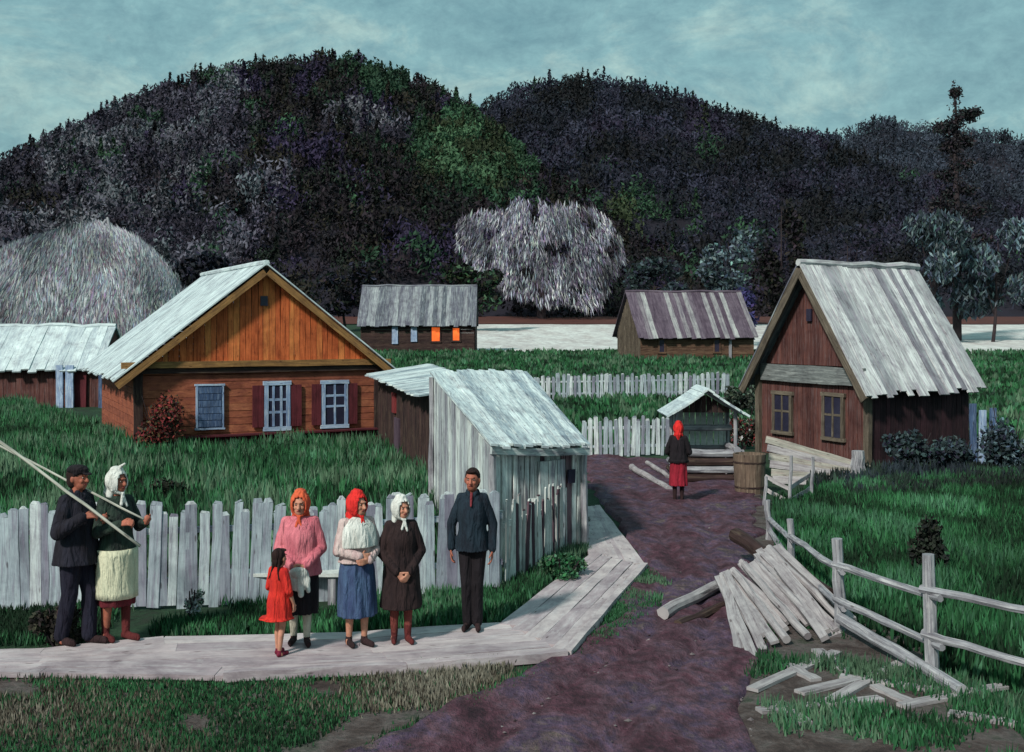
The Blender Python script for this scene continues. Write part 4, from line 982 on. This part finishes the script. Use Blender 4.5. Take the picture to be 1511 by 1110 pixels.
def person(label, px, py, Hgt, rz, arms, cfg, zf=.075, group=None):
    """faces -Y before it is turned by rz; all measures below are for 1.72 m"""
    loc = G(px, py, zf); r = empty('person', loc, math.radians(rz), label, 'person', group); sc = Hgt / 1.72; SLIM[0] = cfg.get('slim', .9)
    sk = SK[cfg.get('skin', 'warm')]; hs = cfg.get('head', 1.0); turn = math.radians(cfg.get('turn', 0)); tilt = math.radians(cfg.get('tilt', 0))
    HC = V(0, -.015, 1.60); R = Matrix.Rotation(turn, 3, 'Z') @ Matrix.Rotation(tilt, 3, 'X')
    def h(x, y, z): return HC + R @ (V(x, y, z) * hs)
    b = MB()
    ell(b, h(0, .012, .012), (.076 * hs, .094 * hs, .108 * hs), R); ell(b, h(0, -.03, -.055), (.055 * hs, .056 * hs, .062 * hs), R); ell(b, h(0, -.045, -.085), (.03 * hs, .032 * hs, .026 * hs), R)
    cone(b, h(0, -.083, .02), .011 * hs, h(0, -.105, -.022), .017 * hs, 10); ell(b, h(0, -.085, .034), (.046 * hs, .013 * hs, .01 * hs), R)
    ell(b, h(-.032, -.064, -.02), (.023 * hs, .02 * hs, .022 * hs), R); ell(b, h(.032, -.064, -.02), (.023 * hs, .02 * hs, .022 * hs), R)
    for s in (-1, 1): ell(b, h(s * .078, .012, -.005), (.012 * hs, .02 * hs, .032 * hs), R)
    cone(b, V(0, .01, 1.40), .058, V(0, -.005, 1.53), .05)
    wide = cfg.get('wide', 1.0)
    ell(b, V(0, .01, 1.30), (.165 * wide, .10, .16)); ell(b, V(0, 0, 1.12), (.14 * wide, .10, .16)); ell(b, V(0, .01, .95), (.165 * wide, .115, .13))
    st = cfg.get('stride', .0); sp = cfg.get('spread', .085)
    feet = {}
    for s in (-1, 1):
        ky = -st * s * .5 - .03; fy = -st * s
        hip = V(s * .088, .01, .92); kn = V(s * (sp + .005), ky, .49); an = V(s * sp, fy + .015, .085); feet[s] = (hip, kn, an)
        cone(b, hip, .088, kn, .056); cone(b, kn, .055, kn.lerp(an, .35) + V(0, .015, 0), .054); cone(b, kn.lerp(an, .35) + V(0, .015, 0), .054, an, .036)
        cone(b, an, .036, an + V(s * .02, -.02, -.05), .032); cone(b, an + V(s * .0, .01, -.05), .032, an + V(s * .03, -.14, -.06), .024)
    SH = {}
    for s, (el, wr, hd, hn, cu) in arms.items():
        sh = V(s * .165 * wide, .015, 1.395); el = Vector(el); wr = Vector(wr); SH[s] = (sh, el, wr)
        cone(b, sh, .043, el, .038); cone(b, el, .040, wr, .026); hand(b, wr, hd, hn, -s, cu, cfg.get('hands', 1.0) * 1.05)
        cone(b, V(0, .015, 1.39), .045, sh, .042)
    ew = MB(); ed = MB(); lp = MB()
    for s in (-1, 1):
        ell(ew, h(s * .030, -.0765, .012), (.0115 * hs, .007 * hs, .0058 * hs), R, 10, 6); ell(ed, h(s * .030, -.083, .012), (.0062 * hs, .0045 * hs, .0058 * hs), R, 8, 6)
        cone(ed, h(s * .014, -.092, .033), .004 * hs, h(s * .048, -.082, .036), .0035 * hs, 6)
    ell(lp, h(0, -.084, -.052), (.024 * hs, .010 * hs, .0085 * hs), R, 10, 6)
    fuse('body', b, [sk, EYEW, EYED, LIP], r, .0085, 1, sc, [(ew, 1), (ed, 2), (lp, 3)])
    # shoes or boots
    for s in (-1, 1):
        m = MB(); an = feet[s][2]; t = an + V(s * .03, -.15, -.048)
        cone(m, an + V(0, .02, -.045), .042, t, .036); cone(m, an + V(0, .03, -.055), .03, t + V(0, -.02, -.01), .026); cone(m, an + V(0, 0, -.04), .042, an + V(0, 0, cfg.get('boot', 0.0)), .043 if not cfg.get('boot') else .055)
        fuse('shoe', m, cfg['shoe'], r, .009, 2, sc)
    if 'trousers' in cfg:
        m = MB()
        for s in (-1, 1):
            hip, kn, an = feet[s]; cone(m, hip + V(0, 0, .02), .118, kn, .082); cone(m, kn, .082, an + V(0, .01, .0), .074); cone(m, kn + V(0, -.03, .02), .06, kn + V(0, .03, -.12), .065)
        ell(m, V(0, .01, .95), (.18 * wide, .135, .13)); fuse('trousers', m, cfg['trousers'], r, .011, 2, sc)
    if 'skirt' in cfg:
        mat, hem, fl, dx = cfg['skirt']; m = MB()
        loft(m, [(1.06, .14 * wide, .115, 0, 0, 0), (.98, .18 * wide, .145, 0, .005, .2), (.85, .205 * wide, .165, dx * .2, .005, .5), ((.85 + hem) / 2, .205 * wide + fl * .5, .17 + fl * .5, dx * .6, 0, .8), (hem, .205 * wide + fl, .175 + fl, dx, 0, 1)], 64, .055, 8, random.random() * 6)
        fuse('skirt', m, mat, r, .011, 1, sc)
    if 'apron' in cfg:
        mat, top, bot, aw = cfg['apron']; m = MB(); n = 18; vs = []
        fl = cfg['skirt'][2]; hem = cfg['skirt'][1]
        rows = 9
        for i in range(rows):
            z = top + (bot - top) * i / (rows - 1); k = min(1, max(0, (1.0 - z) / (1.0 - hem))); rx = .195 * wide + fl * k + .042; ry = .160 + fl * k + .042
            for lay in (0, .022):
                for j in range(n + 1):
                    q = -math.pi / 2 + aw * (j / n - .5) * (1 + .12 * k); f = 1 + .03 * math.sin(j * 1.9 + i * .3) * k
                    vs.append(((rx - lay) * f * math.cos(q), (ry - lay) * f * math.sin(q), z))
        W_ = 2 * (n + 1); fs = []
        for i in range(rows - 1):
            for j in range(n):
                a = i * W_ + j; fs.append([a, a + 1, a + 1 + W_, a + W_]); a += n + 1; fs.append([a + 1, a, a + W_, a + 1 + W_])
            for j in (0, n):
                a = i * W_ + j; q = [a, a + W_, a + W_ + n + 1, a + n + 1]; fs.append(q if j == 0 else q[::-1])
        for i in (0, rows - 1):
            for j in range(n):
                a = i * W_ + j; q = [a, a + n + 1, a + n + 2, a + 1]; fs.append(q if i == 0 else q[::-1])
        m.add(vs, fs); m.v = [(slimx(x, z), y, z) for x, y, z in m.v]; o = m.build('apron', mat, r, local=True, smooth=True); o.data.transform(Matrix.Scale(sc, 4))
    if 'top' in cfg:
        mat, hem, slv, bulk = cfg['top'][:4]; nm = cfg['top'][4] if len(cfg['top']) > 4 else 'blouse'; m = MB()
        secs = [(1.465, .070, .070, 0, .01, 0), (1.435, .115 * wide, .09, 0, .012, 0), (1.37, .165 * wide + bulk * .5, .112 + bulk * .6, 0, .008, .2), (1.23, .172 * wide + bulk * .8, .13 + bulk, 0, -.005, .4), (1.08, .165 * wide + bulk, .128 + bulk, 0, 0, .5), (.98, .188 * wide + bulk, .148 + bulk, 0, .005, .7)]
        if hem < .95: secs += [(.85, .212 * wide + bulk, .165 + bulk, 0, .005, .8)]
        if hem < .75: secs += [(.65, .225 * wide + bulk, .18 + bulk, 0, .005, .9)]
        fl = cfg.get('flare', 0); dx = cfg.get('dress_dx', 0)
        secs += [(hem, secs[-1][1] + .01 + fl, secs[-1][2] + .01 + fl * .8, dx, .005, 1)]
        loft(m, secs, 64, .035, 7, random.random() * 6, close_in=not fl)
        for s, (sh, el, wr) in SH.items():
            cone(m, V(0, .015, 1.40), .066, sh + V(-s * .01, 0, -.004), .066 + bulk * .2); cone(m, sh + V(-s * .012, 0, -.006), .066 + bulk * .2, el, .052 + bulk * .5); e2 = el.lerp(wr, slv); cone(m, el, .052 + bulk * .5, e2, .043 + bulk * .3)
            cone(m, sh.lerp(el, .5), .056 + bulk * .45, el + V(0, .008, -.005), .053 + bulk * .5)
        if cfg.get('collar'): cone(m, V(-.05, -.045, 1.47), .028, V(0, -.08, 1.42), .02); cone(m, V(.05, -.045, 1.47), .028, V(0, -.08, 1.42), .02); cone(m, V(-.055, .03, 1.475), .028, V(.055, .03, 1.475), .028)
        fuse(nm, m, mat, r, .0095, 5, sc)
    if 'cape' in cfg:       # shawl over the shoulders
        m = MB(); loft(m, [(1.47, .085, .085, 0, .01, 0), (1.44, .13 * wide, .115, 0, .01, .2), (1.36, .20 * wide, .155, 0, .0, .5), (1.24, .225 * wide, .175, 0, -.01, 1), (cfg['cape'][1], .225 * wide, .18, 0, -.02, 1.2)], 64, .04, 6, 1.0)
        fuse('shawl', m, cfg['cape'][0], r, .010, 2, sc)
    if 'scarf' in cfg:
        mat = cfg['scarf']; m = MB(); n = 30; rows = 20
        def shell(k): # head covering, open in front of the face
            vs = []; fs = []; idx = {}
            for lay, off in enumerate((.022, .006)):
                for i in range(rows + 1):
                    a = math.pi / 2 - (math.pi * .86) * i / rows
                    for j in range(n):
                        q = 2 * math.pi * j / n; dv = V(math.cos(a) * math.cos(q), math.cos(a) * math.sin(q), math.sin(a))
                        fold = 1 + .03 * math.sin(q * 5 + a * 6)
                        p = V(dv.x * (.082 + off) * fold, dv.y * (.100 + off) * fold + .014, dv.z * (.118 + off) + .004 + (.02 if dv.z > .8 else 0))
                        if a < -.3: p *= V(1, 1, 1).length / 1.732
                        idx[(lay, i, j)] = len(vs); vs.append(h(*p))
            def openf(i, j):
                a = math.pi / 2 - (math.pi * .86) * (i + .5) / rows; q = 2 * math.pi * (j + .5) / n
                x = math.cos(a) * math.cos(q); z = math.sin(a); y = math.cos(a) * math.sin(q)
                return y < 0 and (x / .66) ** 2 + ((z + .10) / .74) ** 2 < 1
            for i in range(rows):
                for j in range(n):
                    if openf(i, j): continue
                    j2 = (j + 1) % n
                    fs.append([idx[(0, i, j)], idx[(0, i + 1, j)], idx[(0, i + 1, j2)], idx[(0, i, j2)]]); fs.append([idx[(1, i, j)], idx[(1, i, j2)], idx[(1, i + 1, j2)], idx[(1, i + 1, j)]])
                    for (di, dj, e) in ((0, -1, ((i, j), (i + 1, j))), (0, 1, ((i + 1, j2), (i, j2))), (1, 0, ((i + 1, j), (i + 1, j2))), (-1, 0, ((i, j2), (i, j)))):
                        ii, jj = i + di, (j + dj) % n
                        if ii >= rows or (0 <= ii and openf(ii, jj)): (a1, b1), (a2, b2) = e; fs.append([idx[(0, a1, b1)], idx[(1, a1, b1)], idx[(1, a2, b2)], idx[(0, a2, b2)]])
            return vs, fs
        vs, fs = shell(0); m.add(vs, fs)
        k0 = h(0, -.07, -.115)
        for s in (-1, 1): cone(m, h(s * .075, -.01, -.075), .02, k0, .018, 10)
        ell(m, k0, (.024, .02, .02)); cone(m, k0, .014, k0 + V(-.035, -.03, -.10), .02, 10); cone(m, k0, .014, k0 + V(.03, -.03, -.12), .018, 10)
        cone(m, h(0, .09, -.03), .055, h(0, .10, -.13) , .06, 12); cone(m, h(0, .10, -.12), .07, V(0, .11, 1.38), .03, 12)
        for s in (-1, 1): cone(m, h(s * .05, .05, -.09), .04, h(s * .075, .04, -.14), .035, 10)
        if cfg.get('peak'): cone(m, h(*cfg['peak'][0]), .022, h(*cfg['peak'][1]), .012, 10); cone(m, h(*cfg['peak'][0]), .03, h(0, -.0, .10), .04, 10)
        o = fuse('kerchief', m, mat, r, .0075, 1, sc)
    if 'hair' in cfg:
        m = MB(); ell(m, h(0, .03, .035), (.084 * hs, .096 * hs, .100 * hs), R); ell(m, h(0, .045, -.02), (.078 * hs, .075 * hs, .09 * hs), R)
        ell(m, h(0, -.055, .095), (.06 * hs, .035 * hs, .022 * hs), R)
        if cfg.get('braids'):
            for s in (-1, 1):
                p = h(s * .05, .07, -.06)
                for k in range(5): q = p + V(s * .006 * k, .012, -.05); cone(m, p, .026 - .003 * k, q, .022 - .003 * k, 8); p = q
        fuse('hair', m, M['hair'], r, .008, 1, sc)
    if 'cap' in cfg:
        m = MB(); ell(m, h(0, .01, .085), (.094, .108, .05), R); cone(m, h(-.06, -.02, .055), .03, h(.06, -.02, .055), .03); ell(m, h(0, .0, .065), (.086, .100, .03), R)
        ell(m, h(0, -.105, .05), (.055, .045, .009), R @ Matrix.Rotation(.2, 3, 'X')); fuse('cap', m, cfg['cap'], r, .0075, 1, sc)
    if 'stockings' in cfg:
        for s in (-1, 1):
            m = MB(); hip, kn, an = feet[s]; k2 = kn.lerp(an, .35) + V(0, .015, 0)
            cone(m, kn + V(0, 0, .06), .066, kn, .063); cone(m, kn, .063, k2, .061); cone(m, k2, .061, an + V(0, 0, .01), .044); fuse('stocking', m, cfg['stockings'], r, .009, 1, sc)
    for nm, parts, mt in cfg.get('extra', []):
        m = MB()
        for q in parts: (cone if q[0] == 'c' else ell)(m, *q[1:])
        fuse(nm, m, mt, r, .009, 2, sc)
    return r
K = {
 'navy': cloth('navy_black_cloth', (.022, .022, .035), (.012, .01, .015)), 'darktrs': cloth('dark_blue_trousers', (.018, .018, .034), (.010, .008, .018)),
 'teal': cloth('dark_teal_cloth', (.018, .034, .05), (.009, .012, .02)), 'black': cloth('black_cloth', (.018, .014, .018)),
 'green': cloth('green_black_jacket', (.035, .06, .045), (.015, .015, .018)), 'wht': cloth('white_cloth', (.78, .79, .74), (.48, .5, .46)), 'cream': cloth('cream_apron', (.72, .72, .52), (.52, .53, .38)),
 'pink': cloth('pink_blouse', (.72, .22, .26), (.5, .12, .16)), 'orange': cloth('orange_kerchief', (.75, .14, .06), (.55, .07, .035)), 'red': cloth('red_kerchief', (.80, .035, .03), (.6, .02, .02)),
 'scarlet': cloth('scarlet_dress', (.72, .04, .025), (.5, .022, .02)), 'blue': cloth('blue_skirt', (.07, .12, .22), (.035, .05, .13)), 'pinkw': cloth('pinkish_white_blouse', (.62, .5, .47), (.5, .33, .33)),
 'maroon': cloth('maroon_skirt', (.16, .02, .03), (.07, .012, .016)), 'brown': cloth('black_brown_coat', (.035, .02, .02), (.016, .01, .012)), 'shoe': cloth('dark_leather', (.04, .02, .022)), 'redshoe': cloth('crimson_shoe', (.22, .02, .05)),
 'redstock': cloth('dark_red_leather', (.13, .025, .025)),
}
dn = (0, -.1, -1)
# arms: side -> (elbow, wrist, hand direction, palm normal, curl); -1 is the person's right
HOLD = {-1: ((-.30, -.02, 1.12), (-.19, -.24, 1.27), (.55, -.7, .15), (.6, .3, -.7), 60), 1: ((.27, .02, 1.13), (.10, -.22, 1.18), (-.4, -.8, .2), (-.6, .3, .6), 60)}
FRONT = {-1: ((-.27, .0, 1.10), (-.09, -.20, .93), (.72, -.25, -.5), (.3, .9, .2), 32), 1: ((.27, .0, 1.10), (.09, -.21, .93), (-.72, -.25, -.5), (-.3, .9, .2), 32)}
LOWF = {-1: ((-.27, .0, 1.09), (-.085, -.19, .87), (.62, -.2, -.7), (.3, .9, .2), 30), 1: ((.27, .0, 1.09), (.085, -.20, .87), (-.62, -.2, -.7), (-.3, .9, .2), 30)}
FOLD = {-1: ((-.27, -.02, 1.10), (-.06, -.215, 1.05), (.95, -.1, -.05), (0, .9, -.3), 30), 1: ((.27, -.02, 1.10), (.05, -.235, 1.0), (-.95, -.05, -.1), (0, .9, .2), 30)}
SIDE = {-1: ((-.29, .05, 1.12), (-.285, -.02, .87), (.05, -.12, -1), (1, 0, 0), 28), 1: ((.27, .06, 1.12), (.275, -.03, .86), (-.05, -.12, -1), (-1, 0, 0), 28)}
person('man in a dark cap and long dark coat carrying a pole, leftmost villager', 114, 950, 1.80, 68, HOLD, {'skin': 'dark', 'top': (K['navy'], .78, .92, .04, 'coat'), 'trousers': K['darktrs'], 'shoe': K['shoe'], 'boot': .22, 'cap': K['black'], 'hair': 1, 'collar': 1, 'stride': .10, 'wide': 1.02, 'turn': 4})
person('woman in a white kerchief, dark jacket and long cream apron holding a thin pole', 172, 944, 1.74, 52, {-1: ((-.26, -.03, 1.12), (-.14, -.27, 1.22), (.4, -.8, .2), (.6, .3, -.7), 60), 1: ((.27, -.03, 1.13), (.17, -.28, 1.20), (-.3, -.9, .2), (-.6, .3, .6), 60)}, {'skin': 'dark', 'top': (K['green'], .92, .92, .015, 'jacket'), 'skirt': (K['maroon'], .36, .0, 0), 'apron': (K['cream'], .935, .44, 3.3), 'shoe': K['redstock'], 'boot': .30, 'scarf': K['wht'], 'peak': ((0, .03, .12), (.0, -.10, .19)), 'turn': 12, 'stride': .06})
person('woman in an orange kerchief and pink blouse holding a white cloth', 443, 950, 1.52, 6, FRONT, {'skin': 'warm', 'top': (K['pink'], .80, .95, .035), 'skirt': (K['black'], .36, .0, 0), 'shoe': K['shoe'], 'scarf': K['orange'], 'wide': 1.12, 'head': 1.12, 'stride': .04, 'turn': -6, 'tilt': 4,
  'stockings': cloth('pale_stockings', (.6, .56, .45)),
  'extra': [
            ('white_cloth', [('e', (.0, -.235, .86), (.12, .05, .07)), ('e', (.0, -.232, .77), (.15, .035, .12)), ('c', (-.11, -.22, .84), .03, (-.13, -.235, .64), .035), ('c', (.02, -.22, .84), .03, (.03, -.235, .62), .04), ('c', (.10, -.22, .84), .03, (.12, -.235, .66), .03)], K['wht'])]})
person('little girl in a scarlet dress with dark braids, standing with her back half turned', 412, 967, 1.02, 150, {-1: ((-.26, .02, 1.08), (-.27, -.08, .86), (0, -.2, -1), (1, 0, 0), 25), 1: ((.26, -.02, 1.10), (.20, -.2, 1.0), (0, -.8, -.4), (-1, 0, 0), 25)}, {'skin': 'warm', 'head': 1.28, 'hands': .95, 'top': (K['scarlet'], .60, .25, .02, 'dress'), 'flare': .09, 'dress_dx': .07, 'shoe': K['redshoe'], 'hair': 1, 'braids': 1, 'wide': .98, 'spread': .07, 'stride': .05})
person('woman in a bright red kerchief, white shawl and blue skirt with folded arms', 527, 952, 1.52, 32, FOLD, {'skin': 'warm', 'top': (K['pinkw'], .95, .95, .025), 'cape': (K['wht'], 1.13), 'skirt': (K['blue'], .34, .02, 0), 'shoe': K['shoe'], 'scarf': K['red'], 'wide': 1.12, 'head': 1.12, 'turn': 18, 'stride': .04, 'peak': ((0, .03, .10), (0, .04, .16))})
person('woman in a white kerchief and short black brown coat with clasped hands', 592, 947, 1.46, 14, LOWF, {'skin': 'warm', 'top': (K['brown'], .42, .95, .03, 'coat'), 'flare': .02, 'shoe': K['redstock'], 'boot': .12, 'scarf': K['wht'], 'head': 1.1, 'turn': 22, 'stride': .03,
  'stockings': cloth('dark_red_stockings', (.24, .06, .05))})
person('bareheaded man in a dark blue suit standing upright at the right of the villagers', 697, 928, 1.70, -4, SIDE, {'skin': 'dark', 'top': (K['teal'], .86, .96, .025, 'jacket'), 'trousers': K['black'], 'shoe': K['shoe'], 'hair': 1, 'collar': 1, 'wide': .98, 'slim': .80, 'spread': .065, 'turn': -6,
  'extra': [('shirt', [('c', (0, -.085, 1.46), .02, (0, -.15, 1.34), .014)], cloth('red_shirt', (.24, .04, .05)))]})
person('distant woman in a red kerchief and crimson skirt at the well', 1001, 741, 1.46, 170, FRONT, {'skin': 'dark', 'top': (K['black'], .92, .95, .03, 'jacket'), 'skirt': (cloth('crimson_skirt', (.35, .02, .04)), .36, .02, 0), 'shoe': K['shoe'], 'boot': .25, 'scarf': K['red'], 'head': 1.1}, zf=.03)
# carried poles (each one leaves the picture at the left)
def pole(label, a, b, r0, r1):
    m = MB(); log(m, a, b, r0, r1, 9, 10, .004); tag(m.build('wooden_pole', M['pole'], smooth=True), label, 'pole', 'carried poles')
pole('long pale pole over the near shoulder of the man in the cap', at(-60, 607, 11.32), at(207, 806, 11.12), .016, .014)
pole('thin pole over the shoulder of the woman with the apron', at(-60, 628, 12.45), at(212, 766, 11.42), .012, .011)
# bench behind the women
def bench():
    a = G(338, 893, .0); b = G(505, 893, .0); r = empty('bench', (a + b) / 2, 0, 'low pale bench behind the women, against the picket fence', 'bench')
    m = MB()
    for k in range(2): plank(m, a + V(-.1, .02 + .14 * k, .36), b + V(.1, .02 + .14 * k, .36), .13, .04, Z, 6, .006)
    m.build('seat', M['white'], r)
    for p in (a + V(.12, .08, 0), b + V(-.12, .08, 0)):
        m = MB(); plank(m, p, p + Z * .34, .09, .2, V(0, -1, 0), 2, .004); m.build('leg', M['rail'], r)
bench()


# ================================================================ WORLD, SUN, CAMERA
w = bpy.data.worlds.new('World'); scene.world = w; w.use_nodes = True; nt = w.node_tree
bg = nt.nodes['Background']; EL = 40; AZ = 215    # sun high, behind the camera's left shoulder
sky = nt.nodes.new('ShaderNodeTexSky'); sky.sky_type = 'NISHITA'; sky.sun_disc = False
sky.sun_elevation = math.radians(EL); sky.sun_rotation = math.radians(AZ); sky.air_density = 1.5; sky.dust_density = 3
tc = nt.nodes.new('ShaderNodeTexCoord')
mp = nt.nodes.new('ShaderNodeMapping'); mp.inputs['Scale'].default_value = (1, 1, 1.7); nt.links.new(tc.outputs['Generated'], mp.inputs['Vector'])
n1 = noi(nt, mp.outputs['Vector'], 8, 7, .66, .5); n2 = noi(nt, mp.outputs['Vector'], 42, 4, .7, .3)
cl = ramp(nt, n1, ((.35, (1.55, 3.2, 3.6)), (.52, (2.1, 4.0, 4.3)), (.66, (3.5, 5.3, 5.1))))
cl = mix(nt, .55, cl, ramp(nt, n2, ((.3, (.66, .68, .74)), (.7, (1.3, 1.25, 1.2)))), 'MULTIPLY')
skyc = mix(nt, .88, sky.outputs[0], cl)
nt.links.new(skyc, bg.inputs['Color']); bg.inputs['Strength'].default_value = .09
sl = bpy.data.lights.new('Sun', 'SUN'); sl.energy = 3.0; sl.angle = math.radians(5); sl.color = (1, .95, .88)
so = bpy.data.objects.new('Sun', sl); COL.objects.link(so)
# direction towards the sun: rotation measured so that it stands behind the camera to the left
az = math.radians(AZ); sd = V(math.sin(az) * math.cos(math.radians(EL)), math.cos(az) * math.cos(math.radians(EL)), math.sin(math.radians(EL)))
so.rotation_euler = sd.to_track_quat('Z', 'Y').to_euler(); so.location = sd * 50
cam = bpy.data.cameras.new('Camera'); co = bpy.data.objects.new('Camera', cam); COL.objects.link(co); scene.camera = co
co.location = (0, 0, H); co.rotation_euler = (math.radians(90), 0, 0); cam.sensor_width = 36; cam.lens = F / 1511 * 36
cam.shift_y = (HY - 555) / 1511; cam.clip_end = 8000; cam.clip_start = .1
vs_ = scene.view_settings; vs_.view_transform = 'Standard'; vs_.look = 'None'; vs_.exposure = .32; vs_.gamma = 1
